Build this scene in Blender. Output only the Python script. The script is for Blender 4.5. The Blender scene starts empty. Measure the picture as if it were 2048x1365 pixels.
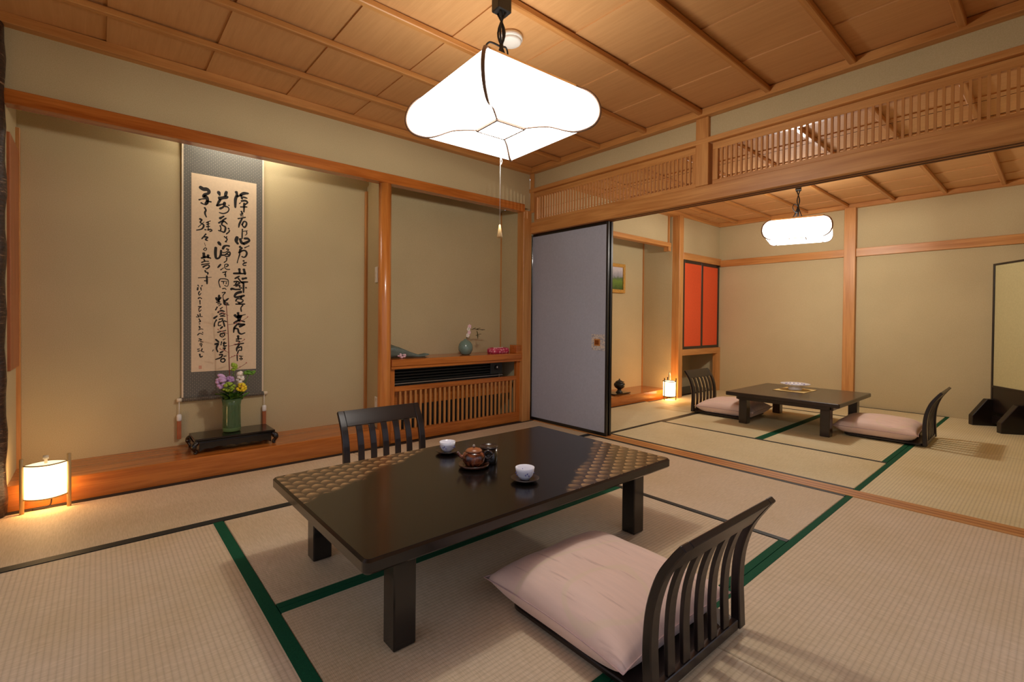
import bpy, bmesh, math, random
from mathutils import Vector, Matrix
random.seed(7)
SC = bpy.context.scene
COL = SC.collection
PI = math.pi

# ------------------------------------------------------------------ camera
cam_d = bpy.data.cameras.new('camera')
cam = bpy.data.objects.new('camera', cam_d)
COL.objects.link(cam)
def cam_matrix(yaw, pitch, roll, loc):
    ca, sa = math.cos(yaw), math.sin(yaw)
    cb, sb = math.cos(pitch), math.sin(pitch)
    cc, sc = math.cos(roll), math.sin(roll)
    A = Matrix(((sa, -ca, 0), (0, 0, -1), (ca, sa, 0)))
    Rx = Matrix(((1, 0, 0), (0, cb, -sb), (0, sb, cb)))
    Rz = Matrix(((cc, -sc, 0), (sc, cc, 0), (0, 0, 1)))
    M = Rz @ Rx @ A                      # rows: right, down, forward
    r, d, f = M[0], M[1], M[2]
    m = Matrix(((r[0], -d[0], -f[0], loc[0]), (r[1], -d[1], -f[1], loc[1]),
                (r[2], -d[2], -f[2], loc[2]), (0, 0, 0, 1)))
    return m
cam.matrix_world = cam_matrix(math.radians(49.03), math.radians(.66), math.radians(.5), (-3.0325, -3.2186, .95))
cam_d.sensor_width = 36
cam_d.lens = 36 * 955.6 / 2048
cam_d.shift_y = -30.8 / 2048
cam_d.clip_start = .02
SC.camera = cam

# ------------------------------------------------------------------ world, exposure
w = bpy.data.worlds.new('night'); SC.world = w
w.use_nodes = True
w.node_tree.nodes['Background'].inputs[0].default_value = (.80, .82, 1, 1)
w.node_tree.nodes['Background'].inputs[1].default_value = .85
SC.view_settings.view_transform = 'Standard'
SC.view_settings.look = 'None'
SC.view_settings.gamma = 1
SC.view_settings.use_curve_mapping = False
SC.view_settings.exposure = 0.1
SC.cycles.max_bounces = 7; SC.cycles.diffuse_bounces = 5; SC.cycles.glossy_bounces = 3; SC.cycles.transmission_bounces = 5
SC.cycles.transparent_max_bounces = 6; SC.cycles.caustics_reflective = False; SC.cycles.caustics_refractive = False
LAMP_W = 112.0          # watts of each pendant's bulb
SHADE_E = 6.5          # emission of the pendants' shades
LAMP_C = (1.0, .945, .87)

# ------------------------------------------------------------------ helpers
def L(r, g, b):
    f = lambda c: (c / 12.92 if c <= .04045 else ((c + .055) / 1.055) ** 2.4)
    return (f(r / 255), f(g / 255), f(b / 255), 1)

class MB:
    def __init__(s): s.v = []; s.f = []; s.sm = []
    def add(s, vs, fs, smooth=False):
        o = len(s.v); s.v += [tuple(p) for p in vs]
        for f in fs: s.f.append([i + o for i in f]); s.sm.append(smooth)
        return s
    def box(s, x0, x1, y0, y1, z0, z1):
        return s.add([(x0,y0,z0),(x1,y0,z0),(x1,y1,z0),(x0,y1,z0),(x0,y0,z1),(x1,y0,z1),(x1,y1,z1),(x0,y1,z1)],
                     [(0,3,2,1),(4,5,6,7),(0,1,5,4),(1,2,6,5),(2,3,7,6),(3,0,4,7)])
    def prism(s, poly, z0, z1, smooth=False):
        n = len(poly)
        return s.add([(x,y,z0) for x,y in poly] + [(x,y,z1) for x,y in poly],
                     [tuple(range(n))[::-1], tuple(range(n,2*n))] + [(i,(i+1)%n,n+(i+1)%n,n+i) for i in range(n)], smooth)
    def prism_ax(s, poly, a0, a1, ax):
        # polygon in the plane normal to ax ('x': (y,z), 'y': (x,z))
        n = len(poly)
        if ax == 'x': P = [(a0,p,q) for p,q in poly] + [(a1,p,q) for p,q in poly]
        else: P = [(p,a0,q) for p,q in poly] + [(p,a1,q) for p,q in poly]
        return s.add(P, [tuple(range(n))[::-1], tuple(range(n,2*n))] + [(i,(i+1)%n,n+(i+1)%n,n+i) for i in range(n)])
    def lathe(s, prof, n=24, cx=0, cy=0, cz=0, smooth=True, wob=None):
        vs = []; fs = []
        for k, (r, z) in enumerate(prof):
            for i in range(n):
                a = 2*PI*i/n; rr = r * (wob(a, z) if wob else 1)
                vs.append((cx + rr*math.cos(a), cy + rr*math.sin(a), cz + z))
        for k in range(len(prof)-1):
            for i in range(n):
                j = (i+1) % n
                fs.append((k*n+i, k*n+j, (k+1)*n+j, (k+1)*n+i))
        fs.append(tuple(range(n))[::-1]); fs.append(tuple((len(prof)-1)*n+i for i in range(n)))
        return s.add(vs, fs, smooth)
    def tube(s, pts, r, n=8, smooth=True, flat=1.0):
        pts = [Vector(p) for p in pts]; m = len(pts)
        rs = r if isinstance(r, (list, tuple)) else [r]*m
        vs = []; fs = []; up = Vector((0,0,1)); prev = None
        for k, p in enumerate(pts):
            t = (pts[min(k+1,m-1)] - pts[max(k-1,0)]).normalized()
            if prev is None:
                a = t.cross(up)
                if a.length < .05: a = t.cross(Vector((1,0,0)))
                a.normalize()
            else:
                a = (prev - t*prev.dot(t))
                if a.length < 1e-5: a = t.cross(up)
                a.normalize()
            prev = a; b = t.cross(a)
            for i in range(n):
                q = 2*PI*i/n
                vs.append(p + a*math.cos(q)*rs[k] + b*math.sin(q)*rs[k]*flat)
        for k in range(m-1):
            for i in range(n):
                j = (i+1) % n
                fs.append((k*n+i, k*n+j, (k+1)*n+j, (k+1)*n+i))
        fs.append(tuple(range(n))[::-1]); fs.append(tuple((m-1)*n+i for i in range(n)))
        return s.add(vs, fs, smooth)
    def sweep(s, prof, x0, x1, th):
        # bar of width x0..x1 following a (y,z) profile, thickness th along the profile normal
        vs = []; fs = []; m = len(prof)
        for k, (y, z) in enumerate(prof):
            a = prof[max(k-1,0)]; b = prof[min(k+1,m-1)]
            ty, tz = b[0]-a[0], b[1]-a[1]; l = math.hypot(ty, tz); ny, nz = -tz/l, ty/l
            t = th[k] if isinstance(th, (list,tuple)) else th
            for sx in (x0, x1):
                for q in (-.5, .5): vs.append((sx, y+ny*t*q, z+nz*t*q))
        for k in range(m-1):
            o = k*4; p = o+4
            for a, b in ((0,1),(1,3),(3,2),(2,0)): fs.append((o+a, o+b, p+b, p+a))
        fs.append((0,2,3,1)); e = (m-1)*4; fs.append((e,e+1,e+3,e+2))
        return s.add(vs, fs)
    def ball(s, c, r, n=10, m=7, sc=(1,1,1), smooth=True):
        prof = [(max(1e-4, math.sin(PI*k/m))*r, -math.cos(PI*k/m)*r) for k in range(m+1)]
        o = len(s.v); s.lathe(prof, n, smooth=smooth)
        for i in range(o, len(s.v)):
            x,y,z = s.v[i]; s.v[i] = (c[0]+x*sc[0], c[1]+y*sc[1], c[2]+z*sc[2])
        return s
    def xf(s, M):
        s.v = [tuple(M @ Vector(p)) for p in s.v]; return s
    def mesh(s, name, bevel=0, seg=1):
        me = bpy.data.meshes.new(name)
        me.from_pydata(s.v, [], s.f)
        bm = bmesh.new(); bm.from_mesh(me)
        for f, q in zip(bm.faces, s.sm): f.smooth = q
        bmesh.ops.recalc_face_normals(bm, faces=bm.faces)
        if bevel: bmesh.ops.bevel(bm, geom=list(bm.edges), offset=bevel, segments=seg, affect='EDGES', profile=.5, clamp_overlap=True)
        bm.to_mesh(me); bm.free()
        return me
    def build(s, name, mat, parent=None, bevel=0, seg=1):
        return obj(name, s.mesh(name, bevel, seg), mat, parent)

def obj(name, me, mat, parent=None, loc=None):
    o = bpy.data.objects.new(name, me); COL.objects.link(o)
    if mat is not None and not me.materials: me.materials.append(mat)
    if parent is not None: o.parent = parent
    if loc is not None: o.location = loc
    return o
def tag(o, label, cat, group=None):
    o['label'] = label; o['category'] = cat
    if group: o['group'] = group
    return o
def thing(name, label, cat, loc=(0,0,0), rz=0, group=None):
    o = bpy.data.objects.new(name, None); COL.objects.link(o)
    o.location = loc; o.rotation_euler = (0,0,rz); o.empty_display_size = .05
    return tag(o, label, cat, group)
def struct(name, mb, mat, label=None, bevel=0, parent=None):
    o = mb.build(name, mat, parent, bevel)
    if parent is None: o['kind'] = 'structure'
    if label: o['label'] = label
    return o
def BX(*a): return MB().box(*a)
def dup(root, loc, rz, label, group=None):
    r = root.copy(); COL.objects.link(r); r.location = loc; r.rotation_euler = (0,0,rz); r['label'] = label
    if group: r['group'] = group
    for ch in list(root.children):
        c = ch.copy(); COL.objects.link(c); c.parent = r
        for g in ch.children:
            d = g.copy(); COL.objects.link(d); d.parent = c
    return r
def smooth_path(P, n=6):
    out = []; m = len(P)
    for i in range(m-1):
        p0, p1, p2, p3 = P[max(i-1,0)], P[i], P[i+1], P[min(i+2,m-1)]
        for k in range(n):
            t = k/n
            out.append(tuple(.5*((2*b)+(-a+c)*t+(2*a-5*b+4*c-d)*t*t+(-a+3*b-3*c+d)*t**3) for a,b,c,d in zip(p0,p1,p2,p3)))
    out.append(tuple(P[-1])); return out

# ------------------------------------------------------------------ materials
def new_mat(name):
    m = bpy.data.materials.new(name); m.use_nodes = True
    nt = m.node_tree; b = nt.nodes['Principled BSDF']
    return m, nt, b
def N(nt, t, **kw):
    n = nt.nodes.new(t)
    for k, v in kw.items(): setattr(n, k, v)
    return n
def coords(nt, scale=(1,1,1), rnd=True, rot=(0,0,0)):
    tc = N(nt, 'ShaderNodeTexCoord'); mp = N(nt, 'ShaderNodeMapping')
    mp.inputs['Scale'].default_value = scale; mp.inputs['Rotation'].default_value = rot
    if rnd:
        oi = N(nt, 'ShaderNodeObjectInfo'); ad = N(nt, 'ShaderNodeVectorMath', operation='MULTIPLY_ADD')
        nt.links.new(oi.outputs['Random'], ad.inputs[0]); ad.inputs[1].default_value = (7.3, 9.1, 5.7)
        nt.links.new(tc.outputs['Object'], ad.inputs[2]); nt.links.new(ad.outputs[0], mp.inputs[0])
    else: nt.links.new(tc.outputs['Object'], mp.inputs[0])
    return mp.outputs[0]
def noise(nt, vec, scale, detail=4, rough=.55, dist=0):
    n = N(nt, 'ShaderNodeTexNoise'); n.inputs['Scale'].default_value = scale
    n.inputs['Detail'].default_value = detail; n.inputs['Roughness'].default_value = rough; n.inputs['Distortion'].default_value = dist
    nt.links.new(vec, n.inputs['Vector']); return n.outputs['Fac']
def ramp(nt, fac, stops):
    r = N(nt, 'ShaderNodeValToRGB'); e = r.color_ramp.elements
    while len(e) < len(stops): e.new(.5)
    for k, (p, c) in enumerate(stops): e[k].position = p; e[k].color = c
    nt.links.new(fac, r.inputs[0]); return r.outputs[0]
def bump(nt, b, h, strength, dist):
    n = N(nt, 'ShaderNodeBump'); n.inputs['Strength'].default_value = strength; n.inputs['Distance'].default_value = dist
    nt.links.new(h, n.inputs['Height']); nt.links.new(n.outputs[0], b.inputs['Normal'])
def mixc(nt, fac, a, b2, mode='MIX'):
    n = N(nt, 'ShaderNodeMix', data_type='RGBA', blend_type=mode)
    for s, v in ((n.inputs[0], fac), (n.inputs[6], a), (n.inputs[7], b2)):
        if hasattr(v, 'is_linked'): nt.links.new(v, s)
        else: s.default_value = v
    return n.outputs[2]
def math_n(nt, op, a, b=None, c=None):
    n = N(nt, 'ShaderNodeMath', operation=op)
    for s, v in zip(n.inputs, (a, b, c)):
        if v is None: continue
        if hasattr(v, 'is_linked'): nt.links.new(v, s)
        else: s.default_value = v
    return n.outputs[0]

def plain(name, c, rough=.5, var=.12, scale=30, bmp=.05, coat=0, metal=0, spec=.5, bd=.002):
    m, nt, b = new_mat(name)
    v = coords(nt); f = noise(nt, v, scale)
    d = tuple(x*(1-var) for x in c[:3]) + (1,); h = tuple(min(1, x*(1+var)) for x in c[:3]) + (1,)
    nt.links.new(ramp(nt, f, [(.3, d), (.7, h)]), b.inputs['Base Color'])
    b.inputs['Roughness'].default_value = rough; b.inputs['Metallic'].default_value = metal
    b.inputs['Coat Weight'].default_value = coat; b.inputs['Coat Roughness'].default_value = .08
    b.inputs['Specular IOR Level'].default_value = spec
    if bmp: bump(nt, b, f, bmp, bd)
    return m
def wood(name, c1, c2, axis, rough=.42, fine=1.0, coat=0, k=1.0):
    m, nt, b = new_mat(name)
    s = [26*fine]*3; s['xyz'.index(axis)] = 1.6*fine
    v = coords(nt, tuple(s)); f1 = noise(nt, v, 1.0, 5, .6, .6)
    s2 = [140*fine]*3; s2['xyz'.index(axis)] = 5*fine
    v2 = coords(nt, tuple(s2)); f2 = noise(nt, v2, 1.0, 2)
    v3 = coords(nt, (1.3, 1.3, 1.3)); f3 = noise(nt, v3, 1.0, 1)
    f = math_n(nt, 'ADD', math_n(nt, 'MULTIPLY', f1, .65*k), math_n(nt, 'ADD', math_n(nt, 'MULTIPLY', f2, .2), math_n(nt, 'MULTIPLY', f3, .25)))
    nt.links.new(ramp(nt, f, [(.38, c2), (.66, c1)]), b.inputs['Base Color'])
    b.inputs['Roughness'].default_value = rough; b.inputs['Coat Weight'].default_value = coat; b.inputs['Coat Roughness'].default_value = .12
    bump(nt, b, f2, .08, .001)
    return m
def emit(name, c, e, transp=0.0):
    m = bpy.data.materials.new(name); m.use_nodes = True; nt = m.node_tree; nt.nodes.clear()
    o = N(nt, 'ShaderNodeOutputMaterial'); em = N(nt, 'ShaderNodeEmission')
    tc = N(nt, 'ShaderNodeTexCoord'); nz = noise(nt, tc.outputs['Object'], 60, 3)
    lo = tuple(x*.97 for x in c[:3]) + (1,); hi = tuple(c[:3]) + (1,)
    nt.links.new(ramp(nt, nz, [(.3, lo), (.7, hi)]), em.inputs[0]); em.inputs[1].default_value = e
    if transp:
        tr = N(nt, 'ShaderNodeBsdfTransparent'); mx = N(nt, 'ShaderNodeMixShader'); mx.inputs[0].default_value = transp
        nt.links.new(em.outputs[0], mx.inputs[1]); nt.links.new(tr.outputs[0], mx.inputs[2]); nt.links.new(mx.outputs[0], o.inputs[0])
    else: nt.links.new(em.outputs[0], o.inputs[0])
    return m

M = {}
HA, HB = L(208,150,86), L(174,112,54)          # hinoki / cedar trim
for a in 'xyz':
    M['trim_'+a] = wood('trim_wood_'+a, HA, HB, a)
    M['gloss_'+a] = wood('alcove_wood_'+a, L(196,116,48), L(148,74,22), a, rough=.22, coat=.35)
    M['dark_'+a] = wood('espresso_wood_'+a, L(31,20,16), L(17,10,8), a, rough=.32, coat=.12)
M['ceil_y'] = wood('ceiling_board', L(216,164,108), L(204,152,96), 'y', rough=.6, fine=1.6)
M['pillar'] = wood('round_pillar_wood', L(214,140,66), L(178,100,38), 'z', rough=.28, coat=.3)
def plaster():
    m, nt, b = new_mat('wall_plaster')
    v = coords(nt, rnd=False); f = noise(nt, v, 240, 3); g = noise(nt, v, 2.2, 2)
    c = ramp(nt, f, [(.3, L(188,171,130)), (.7, L(202,185,145))])
    c2 = ramp(nt, g, [(.3, (.95,.95,.95,1)), (.7, (1.02,1.02,1.02,1))])
    nt.links.new(mixc(nt, 1.0, c, c2, 'MULTIPLY'), b.inputs['Base Color'])
    b.inputs['Roughness'].default_value = .9; b.inputs['Specular IOR Level'].default_value = .2
    bump(nt, b, f, .15, .001); return m
M['plaster'] = plaster()
M['bar'] = wood('lattice_bar_wood', L(204,146,84), L(190,130,70), 'z', k=.5)
def tatami(name, axis, c1=L(208,186,154), c2=L(230,209,180)):
    m, nt, b = new_mat(name)
    tc = N(nt, 'ShaderNodeTexCoord'); sp = N(nt, 'ShaderNodeSeparateXYZ'); nt.links.new(tc.outputs['Object'], sp.inputs[0])
    u, v = (sp.outputs[1], sp.outputs[0]) if axis == 'x' else (sp.outputs[0], sp.outputs[1])
    rib = math_n(nt, 'ABSOLUTE', math_n(nt, 'SINE', math_n(nt, 'MULTIPLY', u, PI/.0155)))
    rib = math_n(nt, 'POWER', rib, .6)
    strand = math_n(nt, 'SINE', math_n(nt, 'MULTIPLY', v, 2*PI/.0042))
    s = [6,6,6]; vec = coords(nt, (300,24,1) if axis == 'x' else (24,300,1)); f = noise(nt, vec, 1, 3)
    g = noise(nt, coords(nt, (2,2,2)), 1, 2)
    base = ramp(nt, f, [(.3, c1), (.72, c2)])
    tint = ramp(nt, g, [(.3, L(244,240,226)), (.7, L(255,255,255))])
    col = mixc(nt, 1.0, base, tint, 'MULTIPLY')
    dk = mixc(nt, math_n(nt, 'MULTIPLY_ADD', rib, -.28, .28), col, L(120,98,66))
    nt.links.new(dk, b.inputs['Base Color'])
    h = math_n(nt, 'ADD', rib, math_n(nt, 'MULTIPLY', strand, .12))
    bump(nt, b, h, .35, .0016)
    b.inputs['Roughness'].default_value = .62; b.inputs['Specular IOR Level'].default_value = .35
    return m
for a in 'xy': M['fresh_'+a] = tatami('fresh_tatami_weave_'+a, a, L(216,202,160), L(236,223,184))
M['tatami_x'] = tatami('tatami_weave_x', 'x'); M['tatami_y'] = tatami('tatami_weave_y', 'y')
M['heri_g'] = plain('green_mat_border', L(20,82,54), .8, .2, 300, .2, spec=.15)  # border cloth where it catches light: sheen put into the green
M['heri_k'] = plain('dark_mat_border', L(18,22,18), .6, .2, 300, .2)  # same border cloth with its shaded look put into a near-black colour
M['lacq'] = plain('black_lacquer', L(17,12,9), .25, .15, 20, 0, coat=.35)
M['lacq2'] = plain('brown_lacquer', L(40,27,19), .3, .15, 20, 0, coat=.3)
M['fframe'] = plain('black_frame', L(20,17,15), .3, .15, 20, 0, coat=.3)
M['fusuma'] = plain('grey_blue_paper', L(164,168,182), .8, .05, 60, .03)
M['white'] = plain('white_plastic', L(232,228,220), .4, .03, 20, 0)
M['porc'] = plain('porcelain', L(236,236,244), .16, .03, 30, 0, coat=.4)
M['blackp'] = plain('black_plastic', L(20,19,18), .4, .1, 40, 0)
M['cord'] = plain('black_cord', L(22,18,16), .6, .1, 200, .1)
M['acdark'] = plain('charcoal_metal', L(40,42,38), .45, .1, 40, 0)
M['alu'] = plain('aluminium', L(196,190,180), .3, .05, 60, 0, metal=.8)
M['bamboo'] = wood('pale_bamboo', L(190,160,106), L(158,126,76), 'z', rough=.4)
M['cap'] = plain('ivory', L(226,210,180), .45, .05, 40, 0)
M['paper'] = plain('aged_paper', L(226,202,168), .9, .04, 80, .03)
M['ink'] = plain('black_ink', L(32,26,20), .8, .2, 200, 0)
M['seal'] = plain('red_seal_ink', L(206,150,122), .8, .2, 300, 0)
M['strip'] = plain('cream_silk', L(222,202,172), .8, .05, 200, .05)
def brocade():
    m, nt, b = new_mat('grey_brocade')
    tc = N(nt, 'ShaderNodeTexCoord'); mp = N(nt, 'ShaderNodeMapping'); mp.inputs['Scale'].default_value = (62, 62, 62); mp.inputs['Rotation'].default_value = (0, PI/4, 0)
    nt.links.new(tc.outputs['Object'], mp.inputs[0]); sp = N(nt, 'ShaderNodeSeparateXYZ'); nt.links.new(mp.outputs[0], sp.inputs[0])
    fx = math_n(nt, 'SUBTRACT', math_n(nt, 'FRACT', sp.outputs[0]), .5); fz = math_n(nt, 'SUBTRACT', math_n(nt, 'FRACT', sp.outputs[2]), .5)
    r = math_n(nt, 'SQRT', math_n(nt, 'ADD', math_n(nt, 'MULTIPLY', fx, fx), math_n(nt, 'MULTIPLY', fz, fz)))
    c = ramp(nt, r, [(.1, L(150,142,124)), (.22, L(104,100,90)), (.36, L(84,82,76)), (.5, L(108,104,94))])
    nt.links.new(c, b.inputs['Base Color']); b.inputs['Roughness'].default_value = .7; return m
M['brocade'] = brocade()
def bark():
    m, nt, b = new_mat('bark')
    v = coords(nt, (14, 14, 110)); f = noise(nt, v, 1, 4, .7, .5); v2 = coords(nt, (30,30,60)); g = noise(nt, v2, 1, 3)
    nt.links.new(ramp(nt, f, [(.36, L(34,22,16)), (.6, L(66,42,28)), (.72, L(150,120,90))]), b.inputs['Base Color'])
    b.inputs['Roughness'].default_value = .45; bump(nt, b, g, .8, .006); return m
M['bark'] = bark()
def tabletop():
    # black lacquer with two golden fields of staggered wave scales, printed flat
    m, nt, b = new_mat('lacquer_with_gold_scales')
    tc = N(nt, 'ShaderNodeTexCoord'); sp = N(nt, 'ShaderNodeSeparateXYZ'); nt.links.new(tc.outputs['Object'], sp.inputs[0])
    x, y = sp.outputs[0], sp.outputs[1]
    cx = math_n(nt, 'DIVIDE', x, .0435); ci = math_n(nt, 'FLOOR', cx); fx = math_n(nt, 'SUBTRACT', math_n(nt, 'FRACT', cx), .5)
    par = math_n(nt, 'MULTIPLY', math_n(nt, 'FLOORED_MODULO', ci, 2.0), .5)
    cy = math_n(nt, 'ADD', math_n(nt, 'DIVIDE', y, .053), par); fy = math_n(nt, 'FRACT', cy)
    # crescent: bright at its far rim, fading towards the near side
    dx = math_n(nt, 'MULTIPLY', math_n(nt, 'MULTIPLY', fx, fx), 1.6)
    t = math_n(nt, 'ADD', fy, dx)
    val = math_n(nt, 'MULTIPLY', t, math_n(nt, 'LESS_THAN', t, 1.0))
    val = math_n(nt, 'POWER', math_n(nt, 'MAXIMUM', val, 0.0), 2.2)
    edge = math_n(nt, 'SUBTRACT', 1.0, math_n(nt, 'MULTIPLY', math_n(nt, 'ABSOLUTE', fx), 1.5))
    val = math_n(nt, 'MULTIPLY', val, edge)
    wob = math_n(nt, 'MULTIPLY', math_n(nt, 'SUBTRACT', noise(nt, coords(nt, (6,6,6), False), 1, 2), .5), .22)
    # left field: y above a line falling to the left; right field: x right of a line leaning over
    f1 = math_n(nt, 'ADD', math_n(nt, 'SUBTRACT', math_n(nt, 'SUBTRACT', y, .035), math_n(nt, 'MULTIPLY', math_n(nt, 'ADD', x, .7325), .52)), wob)
    f2 = math_n(nt, 'ADD', math_n(nt, 'SUBTRACT', math_n(nt, 'SUBTRACT', x, .02), math_n(nt, 'MULTIPLY', math_n(nt, 'ADD', y, .4325), 1.58)), math_n(nt, 'MULTIPLY', wob, 1.6))
    def sst(v, w):
        n = N(nt, 'ShaderNodeMapRange', interpolation_type='SMOOTHSTEP'); n.inputs['From Min'].default_value = 0; n.inputs['From Max'].default_value = w
        nt.links.new(v, n.inputs[0]); return n.outputs[0]
    mk = math_n(nt, 'MAXIMUM', sst(f1, .05), sst(f2, .09))
    base = mixc(nt, mk, L(15,10,8), L(66,44,30))
    gold = mixc(nt, math_n(nt, 'MULTIPLY', val, mk), base, L(202,160,110))
    nt.links.new(gold, b.inputs['Base Color'])
    b.inputs['Roughness'].default_value = .22; b.inputs['Coat Weight'].default_value = .2; b.inputs['Coat Roughness'].default_value = .1
    return m
M['tabletop'] = tabletop()
def cushion_mat(name, c):
    m, nt, b = new_mat(name)
    v = coords(nt, (60, 6, 6)); f = noise(nt, v, 1, 3)
    tc = N(nt, 'ShaderNodeTexCoord'); mp = N(nt, 'ShaderNodeMapping'); mp.inputs['Location'].default_value = (.1, .12, 0); nt.links.new(tc.outputs['Object'], mp.inputs[0])
    wv = N(nt, 'ShaderNodeTexWave', wave_type='RINGS', rings_direction='Z'); wv.inputs['Scale'].default_value = 1.5; wv.inputs['Distortion'].default_value = 5; wv.inputs['Detail'].default_value = 1
    wv.inputs['Detail Scale'].default_value = 2
    nt.links.new(mp.outputs[0], wv.inputs[0])
    line = ramp(nt, wv.outputs[1], [(.968, (0,0,0,1)), (.992, (1,1,1,1))])
    brush = ramp(nt, noise(nt, coords(nt, (70, 5, 5), rot=(0,0,.3)), 1, 3), [(.6, (0,0,0,1)), (.72, (1,1,1,1))])
    base = ramp(nt, f, [(.3, tuple(x*.92 for x in c[:3])+(1,)), (.7, c)])
    c1 = mixc(nt, math_n(nt, 'MULTIPLY', brush, .35), base, L(150,108,94))
    nt.links.new(mixc(nt, math_n(nt, 'MULTIPLY', line, .4), c1, L(226,206,170)), b.inputs['Base Color'])
    b.inputs['Roughness'].default_value = .6; b.inputs['Sheen Weight'].default_value = .2; bump(nt, b, f, .1, .001); return m
M['cush'] = cushion_mat('dusty_pink_silk', L(238,206,188))

# ================================================================== THE SETTING
# ---- floor and tatami
floor = struct('floor', BX(-3.7, 3.75, -3.75, .6, -.08, -.03), plain('subfloor', L(90,70,50), .8), 'timber subfloor under the tatami mats')
def mat_tile(x0, x1, y0, y1, axis, edges=None, g=('k','k'), w=.031, kind='tatami_'):
    # edges: which long edges carry a cloth border ('lo','hi')
    gp = .0015
    o = obj('tatami_mat', BX(x0+gp, x1-gp, y0+gp, y1-gp, -.03, 0).mesh('tatami_mat', .003), M[kind+axis], floor)
    for e, k in zip(('lo','hi'), g):
        if k is None: continue
        if axis == 'x':
            yy = (y0+gp, y0+w) if e == 'lo' else (y1-w, y1-gp); b = BX(x0+gp, x1-gp, yy[0], yy[1], -.02, .0016)
        else:
            xx = (x0+gp, x0+w) if e == 'lo' else (x1-w, x1-gp); b = BX(xx[0], xx[1], y0+gp, y1-gp, -.02, .0016)
        b.build('cloth_border', M['heri_'+k], o)
    return o
XL, X1, X2, X3 = -3.48, -2.588, -.785, .085
Y0, Y1, Y2, Y3, Y4 = .1, -.665, -1.555, -2.452, -3.42
XM = -1.662
mat_tile(XL, XM, Y1, Y0, 'x', w=.048); mat_tile(XM, X3, Y1, Y0, 'x', w=.048)
mat_tile(XL, X1, Y3, Y1, 'y', g=('k','g'), w=.042)
mat_tile(X1, X2, Y2, Y1, 'x', g=('g',None)); mat_tile(X1, X2, Y3, Y2, 'x', g=('g','g'))
mat_tile(X2, X3, Y3, Y1, 'y')
mat_tile(XL, XM, Y4, Y3, 'x', g=('g','g')); mat_tile(XM, X3, Y4, Y3, 'x', g=('g','g'))
RX0, RX1, RX2, RX3 = .215, 1.035, 2.70, 3.52
RY1, RY2, RY3 = -.735, -1.61, -2.45
mat_tile(RX0, 1.87, RY1, .02, 'x', kind='fresh_'); mat_tile(1.87, RX3, RY1, -.02, 'x', kind='fresh_')
mat_tile(RX0, RX1, RY3, RY1, 'y', kind='fresh_')
mat_tile(RX1, RX2, RY2, RY1, 'x', g=('g','k'), kind='fresh_'); mat_tile(RX1, RX2, RY3, RY2, 'x', g=('g','g'), kind='fresh_')
mat_tile(RX2, RX3, RY3, RY1, 'y', kind='fresh_')
mat_tile(RX0, 1.87, -3.42, RY3, 'x', g=('g','g'), kind='fresh_'); mat_tile(1.87, RX3, -3.42, RY3, 'x', g=('g','g'), kind='fresh_')
struct('trim_1', BX(.087, .213, -3.5, .06, -.03, .003), M['trim_y'], 'orange-brown timber threshold set in the floor between the two rooms', .002)
for k, xx in enumerate((.122, .164)):      # the threshold's two sliding grooves
    o = BX(xx-.008, xx+.008, -3.5, .05, .0025, .0034).build('sliding_groove', plain('groove_wood', L(168,104,50), .5), bpy.data.objects['trim_1'])

# ---- ceiling of the near room: lapped boards and battens
CZ = 2.372
ceil1 = struct('ceiling', BX(-3.7, .16, -3.75, .2, CZ+.02, CZ+.05), M['ceil_y'], 'dark void boards above the near ceiling')
bw = .437
bm_ = MB().add([(-.012,-3.6,-.0035),(bw,-3.6,.004),(bw,.1,.004),(-.012,.1,-.0035),(-.012,-3.6,.0035),(bw,-3.6,.011),(bw,.1,.011),(-.012,.1,.0035)],
               [(0,3,2,1),(4,5,6,7),(0,1,5,4),(1,2,6,5),(2,3,7,6),(3,0,4,7)]).mesh('ceiling_board')
bx = -3.42
while bx < .1:
    obj('ceiling_board', bm_, M['ceil_y'], ceil1, (bx, 0, CZ)); bx += bw
bt = BX(-3.62, .07, -.016, .016, -.037, -.006).mesh('ceiling_batten', .004)
for k in range(8): obj('ceiling_batten', bt, M['trim_x'], ceil1, (0, -.325 - .428*k, CZ))
struct('trim_2', BX(-3.6, .06, .035, .12, 2.322, 2.372), M['trim_x'], 'ceiling moulding above the scroll alcove wall', .003)
struct('trim_3', BX(.015, .12, -3.6, .035, 2.322, 2.372), M['trim_y'], 'ceiling moulding above the latticed transom wall', .003)

# ---- alcove wall of the near room (facing -y)
YA = .08
struct('wall_back', BX(-3.6, .05, YA+.012, .16, 2.0, 2.4), M['plaster'], 'khaki plaster band above the alcove lintel')
struct('trim_4', BX(-3.37, -.03, YA-.012, .145, 1.958, 2.028), M['gloss_x'], 'long reddish timber lintel over the scroll alcove', .003)
struct('wall_alcove_back', BX(-3.42, -1.35, .5, .56, 0, 2.4), M['plaster'], 'khaki plaster back wall behind the hanging scroll')
struct('wall_alcove_left', BX(-3.44, -3.362, .1, .5, 0, 2.4), M['plaster'], 'narrow plaster side wall left of the scroll alcove')
struct('trim_5', BX(-3.372, -3.350, .13, .462, .68, 1.84), wood('side_board_wood', L(176,104,58), L(140,74,34), 'z', .4), 'tall reddish wooden board on the alcove side wall', .002)
struct('trim_6', BX(-3.372, -3.345, .463, .498, .12, 1.96), M['trim_z'], 'slim corner post at the back left of the scroll alcove', .002)
struct('trim_7', BX(-1.396, -1.366, .474, .5, .12, 1.98), M['trim_z'], 'slim corner post at the back right of the scroll alcove', .002)
struct('wall_alcove_partition', MB().prism([(-1.447,.1),(-1.374,.5),(-1.30,.5),(-1.362,.1)], 0, 2.02), M['plaster'], 'plaster partition between the scroll alcove and the shelf alcove')
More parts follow.
